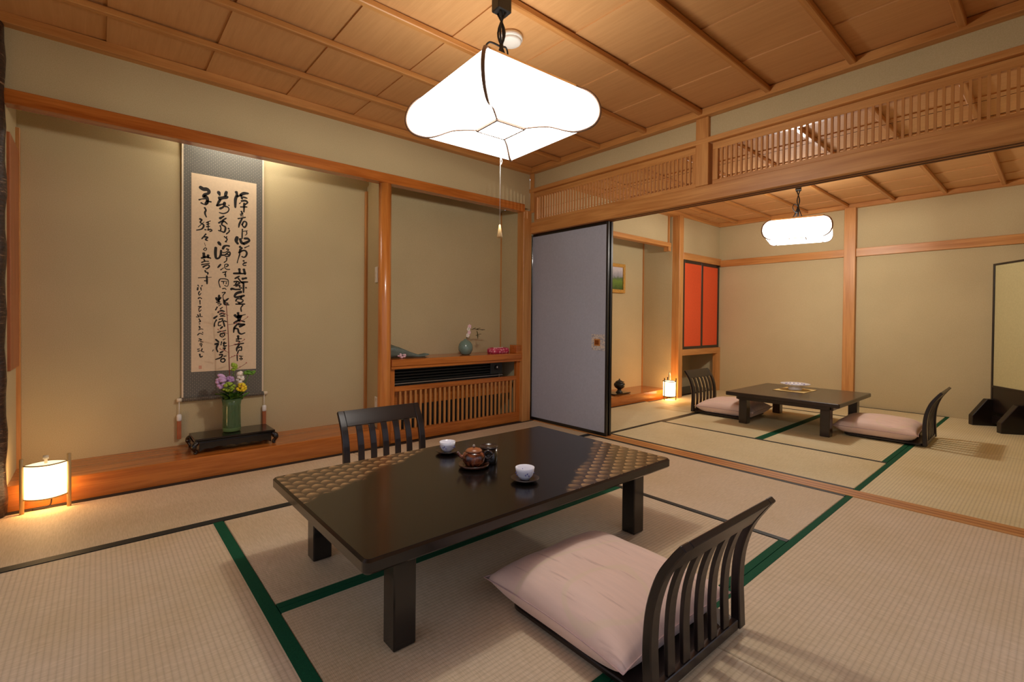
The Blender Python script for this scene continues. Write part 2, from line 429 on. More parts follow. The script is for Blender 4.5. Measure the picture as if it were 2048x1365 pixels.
struct('floor_alcove', BX(-3.40, -1.36, .2, .52, -.03, .124), M['gloss_x'], 'polished wooden floor of the scroll alcove')
struct('trim_8', BX(-3.37, -1.445, .098, .2, -.03, .125), M['gloss_x'], 'polished orange front beam of the scroll alcove step', .004)
struct('ceiling_alcove', BX(-3.42, .06, .14, .52, 2.38, 2.41), M['trim_x'], 'boards closing the alcoves above the lintel')
pl = MB().lathe([(.050,0),(.049,.3),(.0475,1.0),(.046,1.96)], 28, -1.404, .118)
struct('trim_9', pl, M['pillar'], 'round honey-coloured alcove pillar between scroll and shelf')
bp = MB().lathe([(.056+.004*math.sin(k*1.7), k*.08) for k in range(30)], 22, -3.414, .06, 0, True, lambda a, z: 1+.025*math.sin(3*a+z*5)+.02*math.sin(7*a-z*11))
struct('trim_10', bp, M['bark'], 'dark bark-covered post at the left edge of the alcove')
# shelf alcove
struct('wall_shelf_back', BX(-1.36, .02, .42, .5, 0, 2.4), M['plaster'], 'khaki plaster back wall of the shelf alcove')
struct('wall_shelf_right', BX(-.027, .05, .16, .42, 0, 2.02), M['plaster'], 'narrow plaster side wall right of the shelf alcove')
struct('trim_11', BX(-.031, -.020, .405, .42, .66, 2.0), M['trim_z'], 'slim corner post at the back right of the shelf alcove')
struct('trim_12', BX(-.04, .06, .072, .162, 0, 1.975), M['trim_z'], 'square timber corner post beside the grey sliding door', .003)
struct('trim_13', BX(.047, .062, .04, .082, 1.96, 2.33), M['trim_z'], 'thin corner strip above the corner post')

# ---- partition wall with transom (facing -x), kamoi beam
struct('wall_transom', BX(.072, .13, -3.6, .09, 2.175, 2.40), M['plaster'], 'khaki plaster band above the latticed transom')
struct('trim_14', BX(.05, .17, -3.6, .1, 1.765, 1.867), M['trim_y'], 'heavy timber head beam above the sliding doors', .003)
for k, xx in enumerate((.10, .145)):  # flat dark strips: the shade inside the door grooves put in as colour
    BX(xx-.012, xx+.012, -3.6, .05, 1.7635, 1.766).build('head_groove', plain('head_groove_wood', L(92,48,20), .6), bpy.data.objects['trim_14'])
struct('trim_15', BX(.04, .15, -3.6, .09, 2.148, 2.182), M['trim_y'], 'slim timber rail above the latticed transom', .002)
struct('trim_16', BX(.043, .14, -1.655, -1.565, 1.867, 2.322), M['trim_z'], 'short square strut between the two transom lattices', .003)

# ---- far room
struct('ceiling_far', BX(.13, 3.75, -3.75, .2, 2.325, 2.355), M['ceil_y'], 'board ceiling backing of the far room')
c2 = bpy.data.objects['ceiling_far']
bx = .10
while bx < 3.5:
    obj('ceiling_board', bm_, M['ceil_y'], c2, (bx, 0, 2.312)); bx += bw
bt2 = BX(.17, 3.5, -.016, .016, -.037, -.006).mesh('ceiling_batten', .004)
for k in range(8): obj('ceiling_batten', bt2, M['trim_x'], c2, (0, -.33 - .418*k, 2.312))
struct('trim_17', BX(3.47, 3.54, -3.6, .0, 2.262, 2.312), M['trim_y'], 'ceiling moulding along the far plaster wall', .003)
struct('trim_18', BX(.17, 3.5, -.085, .06, 2.262, 2.312), M['trim_x'], 'ceiling moulding above the far alcove', .003)
struct('wall_far', BX(3.52, 3.6, -3.6, .6, -.03, 2.4), M['plaster'], 'wide khaki plaster wall at the end of the far room')
struct('trim_19', BX(3.485, 3.53, -3.6, -1.668, 1.708, 1.80), M['trim_y'], 'pinkish wall rail right of the far wall post', .003)
struct('trim_20', BX(3.485, 3.53, -1.556, -.1, 1.712, 1.80), M['trim_y'], 'reddish wall rail left of the far wall post', .003)
struct('trim_21', BX(3.462, 3.54, -1.668, -1.556, 0, 2.27), M['trim_z'], 'tall square timber post on the far wall', .003)
# far alcove
struct('floor_far_alcove', BX(.17, 2.43, .03, .46, -.03, .1), M['gloss_x'], 'raised polished wooden floor of the far alcove', .003)
struct('wall_far_alcove_back', BX(.17, 2.5, .42, .5, 0, 2.4), M['plaster'], 'plaster back wall of the far alcove')
struct('wall_far_alcove_right', BX(2.41, 2.50, .0, .44, 0, 2.4), M['plaster'], 'plaster side wall of the far alcove')
struct('wall_far_alcove_head', BX(.17, 2.34, .02, .07, 1.92, 2.32), M['plaster'], 'plaster band above the far alcove lintel')
struct('trim_22', BX(.17, 2.39, .0, .08, 1.88, 1.932), M['trim_x'], 'timber lintel over the far alcove', .003)
struct('trim_23', BX(2.335, 2.39, .005, .075, 1.83, 1.881), M['trim_z'], 'small bracket block under the end of the far lintel', .002)
struct('trim_24', BX(2.335, 2.352, .0, .08, 1.932, 2.27), M['trim_z'], 'thin post at the end of the far alcove head wall', .001)
struct('trim_25', BX(2.415, 2.512, -.1, .0, 0, 2.27), M['trim_z'], 'square timber pillar between far alcove and red cabinet', .003)
struct('trim_26', BX(2.40, 2.412, .405, .42, .1, 2.3), M['trim_z'], 'slim corner post in the far alcove')
struct('wall_cabinet_head', BX(2.5, 3.53, -.072, .0, 1.80, 2.32), M['plaster'], 'plaster panel above the red cabinet')
struct('wall_niche_back', BX(2.5, 3.53, .34, .4, -.03, .6), M['plaster'], 'plaster back of the open niche below the red cabinet')
struct('floor_niche', BX(2.5, 3.53, -.02, .36, -.03, .012), M['dark_x'], 'dark floor board of the niche below the red cabinet')
struct('trim_27', BX(2.512, 3.52, -.1, -.02, 1.732, 1.82), M['trim_x'], 'timber rail above the red cabinet doors', .003)
struct('trim_28', BX(2.512, 3.52, -.1, .36, .52, .598), M['trim_x'], 'timber shelf board below the red cabinet doors', .003)
struct('trim_29', BX(3.44, 3.52, -.1, -.03, 0, .52), M['trim_z'], 'short timber post right of the niche', .003)
# walls that close the two rooms behind the camera
# (they have wide windows onto the dusk)
def window_wall(name, ax, pos, a0, a1, w0, w1, z0, z1, n, wn, labels):
    mb = MB()
    def b(p, q, zz0, zz1):
        if ax == 'y': mb.box(p, q, pos-.04, pos+.04, zz0, zz1)
        else: mb.box(pos-.04, pos+.04, p, q, zz0, zz1)
    b(a0, a1, -.05, z0); b(a0, a1, z1, 2.45); b(a0, w0, z0, z1); b(w1, a1, z0, z1)
    struct(name, mb, M['plaster'], labels[0])
    f = MB()
    def fb(p, q, zz0, zz1, d):
        if ax == 'y': f.box(p, q, pos-d, pos+d, zz0, zz1)
        else: f.box(pos-d, pos+d, p, q, zz0, zz1)
    fb(w0, w1, z0, z0+.05, .045); fb(w0, w1, z1-.05, z1, .045); fb(w0, w0+.05, z0+.05, z1-.05, .045); fb(w1-.05, w1, z0+.05, z1-.05, .045)
    W = f.build(wn, M['trim_z']); W['kind'] = 'structure'; W['label'] = labels[1]
    for k in range(1, n):
        x = w0 + (w1-w0)*k/n
        m2 = BX(x-.02, x+.02, pos-.02, pos+.02, z0+.05, z1-.05) if ax == 'y' else BX(pos-.02, pos+.02, x-.02, x+.02, z0+.05, z1-.05)
        m2.build('mullion', M['trim_z'], W)
    gm = M.get('pane') or emit_glass(); M['pane'] = gm
    for k in range(n):
        p, q = w0 + (w1-w0)*k/n, w0 + (w1-w0)*(k+1)/n
        m2 = BX(p, q, pos-.003, pos+.003, z0+.04, z1-.04) if ax == 'y' else BX(pos-.003, pos+.003, p, q, z0+.04, z1-.04)
        m2.build('window_pane', gm, W)
struct('ground', BX(-20, 20, -20, 20, -.6, -.5), plain('dark_garden_soil', L(46,44,36), .9), 'dark garden ground outside the windows')  # added out of view; keeps sky light from below off the ceiling
def emit_glass():
    m = bpy.data.materials.new('clear_pane'); m.use_nodes = True; nt = m.node_tree; nt.nodes.clear()
    o = N(nt, 'ShaderNodeOutputMaterial'); tr = N(nt, 'ShaderNodeBsdfTransparent'); gl = N(nt, 'ShaderNodeBsdfGlossy'); mx = N(nt, 'ShaderNodeMixShader')
    gl.inputs['Roughness'].default_value = .05; tc = N(nt, 'ShaderNodeTexCoord')
    nt.links.new(ramp(nt, noise(nt, tc.outputs['Object'], 4, 2), [(.3, (.96,.97,.97,1)), (.7, (1,1,1,1))]), tr.inputs[0])
    mx.inputs[0].default_value = .08; nt.links.new(tr.outputs[0], mx.inputs[1]); nt.links.new(gl.outputs[0], mx.inputs[2]); nt.links.new(mx.outputs[0], o.inputs[0]); return m
window_wall('wall_front', 'y', -3.62, -3.7, 3.75, -3.4, 0.0, .04, 1.8, 4, 'window_1', ('plaster wall behind the camera', 'wide window behind the camera'))
window_wall('wall_left', 'x', -3.66, -3.66, .6, -3.5, -.7, .04, 1.8, 4, 'window_2', ('plaster wall on the left outside the picture', 'wide window on the left outside the picture'))

# ================================================================== FIXTURES
# ---- sliding doors (two leaves pushed together)
def fusuma(name, x, y0, y1, label):
    d = obj(name, BX(x+.004, x+.020, y0+.016, y1-.016, .02, 1.745).mesh('door_core'), M['fusuma'])
    d['kind'] = 'structure'; d['label'] = label
    for a, b in ((y0, y0+.018), (y1-.018, y1)): BX(x, x+.025, a, b, .004, 1.764).build('frame_stile', M['fframe'], d, .002)
    for a, b in ((.004, .03), (1.742, 1.764)): BX(x, x+.025, y0+.018, y1-.018, a, b).build('frame_rail', M['fframe'], d, .002)
    return d
d1 = fusuma('door_1', .105, -.787, .122, 'grey-blue paper sliding door with black frame')
fusuma('door_2', .148, -.787, .122, 'second sliding door leaf behind the grey-blue one')
def pull_patch():
    m, nt, b = new_mat('pale_pull_patch')
    v = coords(nt, (90,90,90), False); f = noise(nt, v, 1, 2)
    nt.links.new(ramp(nt, f, [(.42, L(150,150,160)), (.5, L(198,188,176)), (.7, L(206,190,170))]), b.inputs['Base Color']); b.inputs['Roughness'].default_value = .7; return m
BX(.107, .1085, -.765, -.625, .705, .838).build('pull_backing', pull_patch(), d1)
pl_ = BX(.102, .1085, -.716, -.655, .742, .80).build('door_pull', M['trim_z'], d1, .002)
BX(.1012, .103, -.706, -.665, .752, .79).build('pull_recess', plain('copper', L(150,84,40), .35, metal=.6), pl_)

# ---- transom lattices
def transom(y0, y1, label):
    t = thing('transom_lattice', label, 'transom', (.085, (y0+y1)/2, 1.867), 0, 'lattice transoms above the head beam')
    h = (y1-y0)/2
    BX(-.015,.015,-h,h,.233,.28).build('frame_rail', M['trim_y'], t, .002); BX(-.015,.015,-h,h,0,.030).build('frame_rail', M['trim_y'], t, .002)
    for s in (-1,1): BX(-.015,.015,min(s*h,s*(h-.036)),max(s*h,s*(h-.036)),.03,.233).build('frame_stile', M['trim_z'], t, .002)
    me = BX(-.012,.0,-.0058,.0058,.03,.233).mesh('lattice_bar'); y = h-.036-.0255
    while y > -h+.045:
        obj('lattice_bar', me, M['bar'], t, (0,y,0)); y -= .0312
    for z in (.048,.125): MB().tube([(.004,-h+.03,z),(.004,h-.03,z)], .0013, 6).build('cross_rod', plain('rod_brown', L(96,54,26), .5), t)
transom(-1.565, .05, 'left latticed wooden transom beside the corner post')
transom(-3.5, -1.672, 'right latticed wooden transom beyond the short strut')

# ---- shelf alcove: shelf, heater, grille
s = thing('alcove_shelf', 'reddish wooden shelf board with raised right end in the alcove', 'shelf', (-.69, .26, .59))
BX(-.668,.663,-.178,.16,0,.052).build('shelf_board', M['gloss_x'], s, .003)
BX(-.668,.663,-.17,-.14,-.022,0).build('under_rail', M['gloss_x'], s, .002)
BX(.59,.652,-.17,-.07,.052,.128).build('end_block', M['gloss_x'], s, .003)
h = thing('fan_heater', 'charcoal built-in fan heater with louvres under the alcove shelf', 'heater', (-.70, .24, .05))
BX(-.59,.53,.02,.14,0,.52).build('body', M['acdark'], h, .004)
for k in range(5):
    MB().prism_ax([(-.03,.405+k*.024),(.02,.413+k*.024),(.02,.418+k*.024),(-.03,.410+k*.024)], -.59, .38, 'x').build('louvre', M['acdark'], h)
BX(-.59,.53,-.035,-.028,.386,.393).build('front_strip', M['alu'], h)
cp = BX(.39,.53,-.03,.02,.40,.52).build('control_panel', M['acdark'], h, .003)
MB().lathe([(.02,0),(.02,.012),(.012,.016)], 16).xf(Matrix.Translation((.455,-.03,.462)) @ Matrix.Rotation(PI/2,4,'X')).build('dial', M['blackp'], cp)
BX(.449,.461,-.047,-.044,.456,.474).build('indicator', M['white'], cp)
g = thing('lattice_grille', 'wooden slatted grille panel below the alcove shelf', 'grille', (-.69, .13, 0))
BX(-.668,.663,-.015,.02,.0,.092).build('bottom_board', M['gloss_x'], g, .003)
BX(-.628,.613,-.012,.012,.392,.432).build('top_rail', M['gloss_x'], g, .003)
for x0, x1 in ((-.668,-.628),(.613,.663)): BX(x0,x1,-.015,.02,.092,.57).build('jamb', M['gloss_z'], g, .002)
me = BX(-.0085,.0085,-.008,.008,.092,.392).mesh('grille_slat', .0015)
for k in range(27): obj('grille_slat', me, M['bar'], g, (-.576+k*.0452, 0, 0))
BX(-.628,.613,.05,.06,.27,.392).build('inner_board', M['gloss_x'], g)

# ---- wall plates on the partition
def plate(name, label, cat, z0, z1, y0, y1, rocker):
    t = thing(name, label, cat, (-1.437+.0, .17, z0), math.radians(-10.3))
    t.location = (-1.447 + (y0+y1)/2*.1825 - .1*.1825, (y0+y1)/2, z0)
    hh = z1-z0; w = (y1-y0)/2
    BX(-.008,0,-w,w,0,hh).build('cover_plate', M['white'], t, .003)
    if rocker: BX(-.012,-.007,-w*.45,w*.45,hh*.3,hh*.7).build('rocker', plain('rocker_cream', L(220,206,186), .4), t, .002)
    else:
        for q in (-.3,.3): BX(-.010,-.007,-w*.3,w*.3,hh*(.5+q)-.012,hh*(.5+q)+.012).build('socket', M['alu'], t, .001)
plate('light_switch', 'white light switch on the narrow wall beside the round pillar', 'switch', 1.225, 1.345, .155, .225, True)
plate('wall_outlet', 'white wall outlet low on the wall beside the round pillar', 'outlet', .245, .36, .14, .215, False)

# ---- hidden tube light behind the lintel, shining down the scroll
t = thing('alcove_tube_light', 'white tube light hidden behind the alcove lintel above the scroll', 'light', (-2.28, .33, 2.16))
BX(-.29,.29,-.03,.03,.05,.1).build('housing', M['white'], t, .004)
BX(-.02,.02,-.02,.02,.1,.225).build('bracket', M['white'], t)
MB().tube([(-.27,0,.035),(.27,0,.035)], .013, 12).build('tube', emit('tube_glow', (1,.96,.90,1), 46), t)

# ---- smoke detector
t = thing('smoke_detector', 'white round smoke detector on the ceiling behind the near lamp cord', 'detector', (-1.475,-1.395,2.33))
MB().lathe([(.058,.036),(.06,.024),(.06,.016),(.052,.014)], 32).build('base', M['white'], t)
MB().lathe([(.052,.016),(.054,.004),(.046,-.002),(.02,-.004)], 32).build('sensor_cap', M['white'], t)

# ---- pendant lamps
def pendant(loc, rz, label, cordtop, plug, power=1.0):
    t = thing('pendant_lamp', label, 'lamp', loc, rz, 'square white pendant lamps')
    power = LAMP_W*power
    prof = [(.225,.118),(.258,.103),(.282,.076),(.295,.042),(.298,.008),(.291,-.022),(.276,-.045),(.25,-.060),(.225,-.065),(.196,-.058),(.17,-.047),(.147,-.040),(.115,-.039),(.074,-.042)]
    prof = smooth_path([(r,z,0) for r,z in prof], 3)
    sm = M.setdefault('shade', emit('lit_shade', LAMP_C, SHADE_E, .42))
    for k in range(4):
        mb = MB(); vs = []; fs = []
        for r, z, _ in prof: vs += [(-r,-r,z),(-r/3,-r,z),(r/3,-r,z),(r,-r,z)]
        for i in range(len(prof)-1):
            for j in range(3): fs.append((i*4+j,i*4+j+1,i*4+j+5,i*4+j+4))
        mb.add(vs, fs, True).xf(Matrix.Rotation(k*PI/2,4,'Z'))
        me = bpy.data.meshes.new('shade_panel'); me.from_pydata(mb.v, [], mb.f)
        for p in me.polygons: p.use_smooth = True
        obj('shade_panel', me, sm, t)
        q = Matrix.Rotation(k*PI/2,4,'Z')
        MB().tube([(-r*1.003,-r*1.003,z) for r,z,_ in prof], [.0085-.0045*k/len(prof) for k in range(len(prof))], 6).xf(q).build('corner_rib', M['ribw'], t)
        BX(-.234,.234,-.234,-.220,.114,.129).xf(q).build('top_frame', M['trim_x'], t, .001)
        BX(-.077,.077,-.077,-.069,-.050,-.038).xf(q).build('bottom_frame', M['ribw'], t)
    BX(-.07,.07,-.07,.07,-.043,-.041).build('bottom_panel', sm, t)
    BX(-.222,.222,-.222,.222,.119,.121).build('top_panel', M.setdefault('shade_top', emit('lit_shade_top', LAMP_C, SHADE_E*.4, .22)), t)
    MB().tube([(.1*math.cos(a*PI/8),.1*math.sin(a*PI/8),.04) for a in range(17)], .012, 8).build('ring_bulb', emit('ring_bulb_glow', LAMP_C, 16), t)
    b = BX(-.036,.036,-.026,.026,plug-.085,plug).build('ceiling_plug', M['blackp'], t, .004)
    j = cordtop
    # hanging cords: two go to opposite corners, one to the middle
    zt = .122
    for e in ((-.075,-.05),(.06,.05),(.05,-.05),(-.04,.06)):
        MB().tube(smooth_path([(e[0]*.25,e[1]*.3,plug-.08),(-e[0]*.22,-e[1]*.2,j+.06),(e[0]*.2,e[1]*.2,j-.03),(e[0],e[1],zt)],5), .0045, 6).build('cord', M['cord'], t)
    MB().tube(smooth_path([(.0,0,j),(.03,.008,j+.012),(.042,.01,j-.012),(.022,.006,j-.05),(.004,0,j-.08)],6), .004, 6).build('cord_loop', M['cord'], t)
    for sx in (-1,):
        MB().tube(smooth_path([(.0,0,j),(-.04,.03,j+.02),(-.055,.045,j-.012),(-.03,.03,j-.05),(-.004,0,j-.06)],6), .004, 6).build('cord_loop', M['cord'], t)
    MB().tube([(0,0,j+.01),(0,0,zt)], .009, 8).build('cord_grip', M['cord'], t)
    ld = bpy.data.lights.new('bulb_light', 'POINT'); ld.energy = power; ld.color = LAMP_C; ld.shadow_soft_size = .055
    lo = bpy.data.objects.new('bulb_light', ld); COL.objects.link(lo); lo.parent = t; lo.location = (0,0,.03)
    return t
M['ribw'] = plain('shade_rib', L(150,122,104), .5, .1, 60, 0)
p1 = pendant((-1.715,-1.615,1.818), math.radians(-3), 'large square white pendant lamp over the near lacquer table', .31, .54)
pc = MB().tube([(0,0,-.04),(0,0,-.47)], .0011, 6).build('pull_cord', M['white'], p1)
MB().lathe([(.004,.03),(.008,.0),(.012,-.022),(.010,-.026)], 12, 0, 0, -.485).build('pull_bell', plain('brass_bead', L(236,200,140), .35), pc)
MB().tube(smooth_path([(0,0,-.16),(.006,.004,-.165),(.009,.0,-.18),(.004,.0,-.195)],4), .0018, 6).build('cord_knot', M['white'], pc)
pl2 = pendant((1.9,-1.59,1.775), math.radians(15), 'square white pendant lamp over the far low table', .27, .51, 1.5)
pl2.scale = (.9,.9,.95)

# ================================================================== SCROLL ALCOVE
CAL = "198 494 12100 666 12013 870 12027 984 11904 932 11774 748 11669 687 11539;188 748 11574 851 11472 892 11287 810 11106;122 851 11256 1077 11247;77 425 11267 566 11339 749 11394;77 536 11096 667 11034 810 11010 933 11150;100 739 10807 811 10650 760 10523 770 10381 832 10222;92 466 10037 577 9981 497 9815 608 9735 689 9651 659 9503 548 9369 306 9278;44 386 9490 547 9679 709 9869;62 832 9838 1058 9978;62 935 9925 946 9373;56 853 9721 1017 9792;67 843 9576 1017 9623;78 751 9372 812 9368;78 915 9369 1100 9429 1142 9350 1038 9289;181 1525 11978 1578 11818;172 1982 12062 1918 11805;216 1578 11550 1769 11632 2004 11722;125 1621 11484 1495 11220 1432 11064;124 1432 11064 1621 11143 1812 11224;138 1876 11332 1855 11133 1770 10997 1622 10888;80 1919 11070 2048 11066 2135 10932 2049 10722 1813 10588 1580 10613;69 2113 11187 2145 11180;125 1601 10226 1813 10392;92 1771 10141 1963 10291;102 1539 9913 1708 10059 1878 10058 2018 9931;103 1793 10071 1708 9839 1900 9718 1932 9575 1858 9345 1709 9375 1539 9414;80 1623 9754 1666 9589 1645 9440;92 2094 9633 2137 9602;81 2159 9506 2137 9405 1987 9238;69 1858 9053 1965 8992 2008 9071;74 1965 8992 2030 8852 1923 8717 1998 8713;170 1530 8623 1625 8487;136 1373 8265 1352 7874 1395 7562 1542 7576 1647 7781 1679 8078;126 1774 8210 1859 8390 2009 8456 2139 8445;69 1988 8232 2118 8184 1946 8006 1775 7965;91 1711 7787 1924 7832 2139 8050 2205 7933 2118 7752 1925 7734;81 1967 7886 2118 7851;69 2011 7644 1989 7445 1861 7311;103 1648 7158 1501 6951;57 1649 6791 1819 6939;65 1969 7024 2087 7120 2054 7204 1904 7167 1904 6946 2033 6857 2185 6869;69 1777 6629 1991 6706;69 1926 6701 1948 6358;69 1862 6500 1948 6481;64 1607 6167 1544 5968 1629 5630;57 1628 6193 1884 6209 2078 6147 2110 5951 2057 5726 1885 5766;57 1692 6025 2035 6058;57 1820 6008 1820 5861;58 1992 5969 1970 5869;57 1757 5538 1907 5571 1971 5500;57 1736 5268 1928 5301 1800 5099 1801 4902 1844 4756;125 1398 4912 1504 4745 1652 4921;114 1567 5089 1546 4697;91 1420 4620 1610 4650;57 1483 4524 1695 4506 1546 4379;80 1462 4304 1368 4107;103 1844 4781 1887 4511 2124 4469;104 1886 4684 2101 4888;81 1929 4611 2080 4566;69 1631 4186 1759 4287;102 1505 3939 1674 4064 1866 4019;68 1590 3818 1802 3894 1866 3797 1632 3696 1909 3699;113 1274 3545 1442 3693;80 1421 3449 1317 3229 1296 3010;68 1569 3475 1781 3525 1718 3353 1590 3303;81 1867 3378 1996 3330;69 1633 3306 1548 3281 1527 3061 1676 3085;92 1803 3380 1889 3011;103 1761 2987 1655 2864;68 1486 2608 1954 2739;73 1634 2497 1847 2543 1890 2419 1762 2298 1634 2374 1655 2496;57 1740 2421 1783 2421;102 1381 2134 1550 1959;113 1340 1818 1508 1862 1445 1668 1424 1498 1487 1324;69 1720 1979 1677 1759;92 1869 1951 1848 1681 1999 1701;81 1805 1854 1977 1875;81 1806 1534 1934 1555 1870 1433;58 1805 2101 1933 2172;103 1636 1245 1785 1313;91 1594 1100 1764 1117 1679 924 1383 803;69 1849 990 1978 1010;81 1871 841 1700 800 1679 654 1829 597 1925 740 1850 818;41 1246 1455 1194 1347;164 2563 12168 2607 11977 2520 11639 2510 11141;117 2608 11877 2806 11962;177 2828 12016 3029 12152 3254 12193;142 2851 11995 2918 11782;107 2985 11894 3209 11858;118 2874 11600 3120 11666 3255 11564 3120 11415;52 2752 11404 2852 11496;119 3053 11479 3031 10899;83 2830 11193 3210 11254;106 2875 10900 2942 10735 2831 10693;66 2831 10593 2987 10592;82 2677 10371 3122 10524;107 2921 10406 2766 10034 2722 9804;99 2921 9981 3033 10222 3179 10192 3190 10018 3078 9827 2966 9912 2944 10009;83 2944 9683 2934 9482 2923 9042;47 2967 9536 3259 9624;53 3191 9590 3214 9391 3124 9305;188 2624 9096 2569 8840 2647 8687;165 2812 8993 2879 8776 3013 8691;143 3013 8691 3261 8844 3374 8958 3283 9074 3080 9063;142 2791 8466 2902 8378;130 2836 8295 2747 8061;67 3081 8422 3352 8589;106 2769 8064 2947 8207 3127 8225 3217 8058 3150 7849 3038 7763 2926 7803;66 2792 7991 2726 7735 2660 7479 2638 7352;52 2971 7506 3061 7539;52 3027 7561 3061 7388;72 3196 7425 2994 7307 3016 7209 3162 7221;142 2761 6938 2783 6689;117 2420 6613 2772 6638 3085 6635;155 3039 6934 3107 6637;105 2508 6273 2750 6439;94 2706 6286 2885 6046 3019 5979;142 2951 6276 3176 6341;107 2862 6045 3266 6081;107 3019 6004 3020 5350;94 2443 6045 2640 6082 2773 5965 2443 5796;82 2640 6082 2531 5901;94 2553 5753 2774 5814 2774 5689;128 2269 5514 2334 5567 2553 5528 2796 5553;107 2863 5656 2897 5645;108 3154 5684 3188 5673;142 2886 5381 2620 5282 2488 5102 2532 5004 2797 5039 3043 5124;95 2886 5067 2864 4916;82 2555 4730 2621 4882 2820 4889 2999 4795 2865 4640 2643 4683;94 2555 4530 3089 4546;106 2732 4636 2776 4537;83 2977 4467 2866 4288 2889 4038;142 2689 3934 2711 3659;141 2490 3781 2667 3608 2889 3736;59 2889 3749 3136 3827;260 2756 3709 2756 3459;117 2448 3232 2734 3408 3069 3335;142 2712 3160 3070 3135;118 2779 2984 3070 3110;106 2646 3160 2470 2910 2427 2611;105 2448 2860 2669 2834 2736 2583 2892 2481 3093 2554;130 2692 2358 2714 2132;71 2582 2135 2892 2166;82 2582 2010 2781 1980 2715 1856;82 2494 1762 3027 1836;107 2759 1755 2627 1508 2616 1333;76 2715 1530 2893 1600 2894 1348 2760 1378 2650 1081 2651 655;52 2761 976 2984 941;52 2872 971 2884 795;52 2783 799 2962 791 2873 694 2806 773;78 812 9094 710 8937 589 8755;89 731 8892 915 8890 792 8731 895 8671;27 731 8509 793 8276;49 671 8047 773 8177 855 8114 773 7985 691 8049;155 691 7809 712 7572;110 570 7487 855 7585 1061 7532;134 937 7713 937 7569;89 712 7404 753 7288;66 570 7200 753 7288 958 7306;71 570 7057 1000 7176;84 652 6896 774 7001 959 7065 1000 6947 877 6817 815 6812;85 774 6689 795 6595 918 6555 918 6459;44 389 6184 1125 6268;100 867 6337 878 5832;67 734 6016 857 5999;62 370 5708 410 5639;62 572 5647 612 5697;88 370 5541 350 5397;62 531 5549 552 5383;55 471 5307 410 5185 451 5044 532 5167;66 391 4827 471 4901 573 4833;62 482 4710 492 4471;55 391 4301 553 4306 432 4183 452 3968 543 4090;62 351 3776 432 3633 291 3632;55 493 3849 513 3658 614 3659;55 432 3514 493 3347 432 3299;62 493 3397 513 3325 432 3301;62 453 3181 483 3177;66 433 3014 493 2942 453 2894;49 413 2775 534 2846 656 2821;57 353 2441 474 2559 636 2485;49 616 2629 656 2581;57 434 2201 575 2126 414 2057;58 515 2007 657 1980;57 474 1864 596 1861 556 1670;57 495 1792 535 1767;62 354 1509 454 1530;62 374 1389 495 1409;58 617 1548 576 1382 699 1329;77 475 1194 516 1000 617 1044"
t = thing('hanging_scroll', 'tall calligraphy hanging scroll in grey brocade mount', 'scroll', (-2.382, .49, .40))
X0, X1s, ZB, ZT = -.241, .237, .02, 1.76
BX(X0,X1s,-.006,.0,ZB,ZT).build('brocade_mount', M['brocade'], t)
for a, b in ((X0-.0005,X0+.009),(X1s-.009,X1s+.0005)): BX(a,b,-.0072,-.0002,ZB,ZT).build('edge_strip', M['strip'], t)
pp = BX(-.190,.190,-.0080,-.0055,.194,1.486).build('paper', M['paper'], t)
mb = MB()
for s_ in CAL.split(';'):
    q = [int(k)*1e-4 for k in s_.split()]; w_ = q[0]; P = [(q[i], q[i+1]) for i in range(1, len(q), 2)]
    if len(P) > 2: P = smooth_path(P, 6)
    else:
        a, b_ = P; P = [(a[0]+(b_[0]-a[0])*k/5, a[1]+(b_[1]-a[1])*k/5) for k in range(6)]
    # round the ends by running half a width past them
    n = len(P); vs = []; fs = []
    def ext(a, b, d):
        l = math.hypot(a[0]-b[0], a[1]-b[1]) or 1e-6; return (a[0]+(a[0]-b[0])/l*d, a[1]+(a[1]-b[1])/l*d)
    Q = [ext(P[0], P[1], w_*.38), ext(P[0], P[1], w_*.2)] + P + [ext(P[-1], P[-2], w_*.25), ext(P[-1], P[-2], w_*.5)]
    m_ = len(Q)
    for k, p in enumerate(Q):
        a = Q[max(k-1,0)]; b_ = Q[min(k+1,m_-1)]; tx, tz = b_[0]-a[0], b_[1]-a[1]; l = math.hypot(tx, tz) or 1e-6
        u = k/(m_-1); hw = w_*.58*(1.05-.3*u+.12*math.sin(9*u+w_*900))
        if k in (0, m_-1): hw *= .35
        if k in (1, m_-2): hw *= .8
        nx, nz = -tz/l, tx/l
        vs += [(p[0]-.191+nx*hw, -.0084, p[1]+.19+nz*hw), (p[0]-.191-nx*hw, -.0084, p[1]+.19-nz*hw)]
    for k in range(m_-1): fs.append((2*k,2*k+1,2*k+3,2*k+2))
    mb.add(vs, fs)
me = bpy.data.meshes.new('calligraphy'); me.from_pydata(mb.v, [], mb.f); obj('calligraphy', me, M['ink'], pp)
BX(-.149,-.132,-.0085,-.0079,.212,.234).build('red_seal', M['seal'], pp)
rod = MB().tube([(X0,-.008,.018),(X1s,-.008,.018)], .014, 14).build('bottom_rod', M['brocade'], t)
for a, b in ((X0-.026,X0),(X1s,X1s+.026)): MB().tube([(a,-.008,.018),(b,-.008,.018)], .0125, 14).build('rod_knob', M['cap'], t)
MB().tube([(X0,-.006,ZT),(X1s,-.006,ZT)], .006, 10).build('top_rod', M['gloss_x'], t)
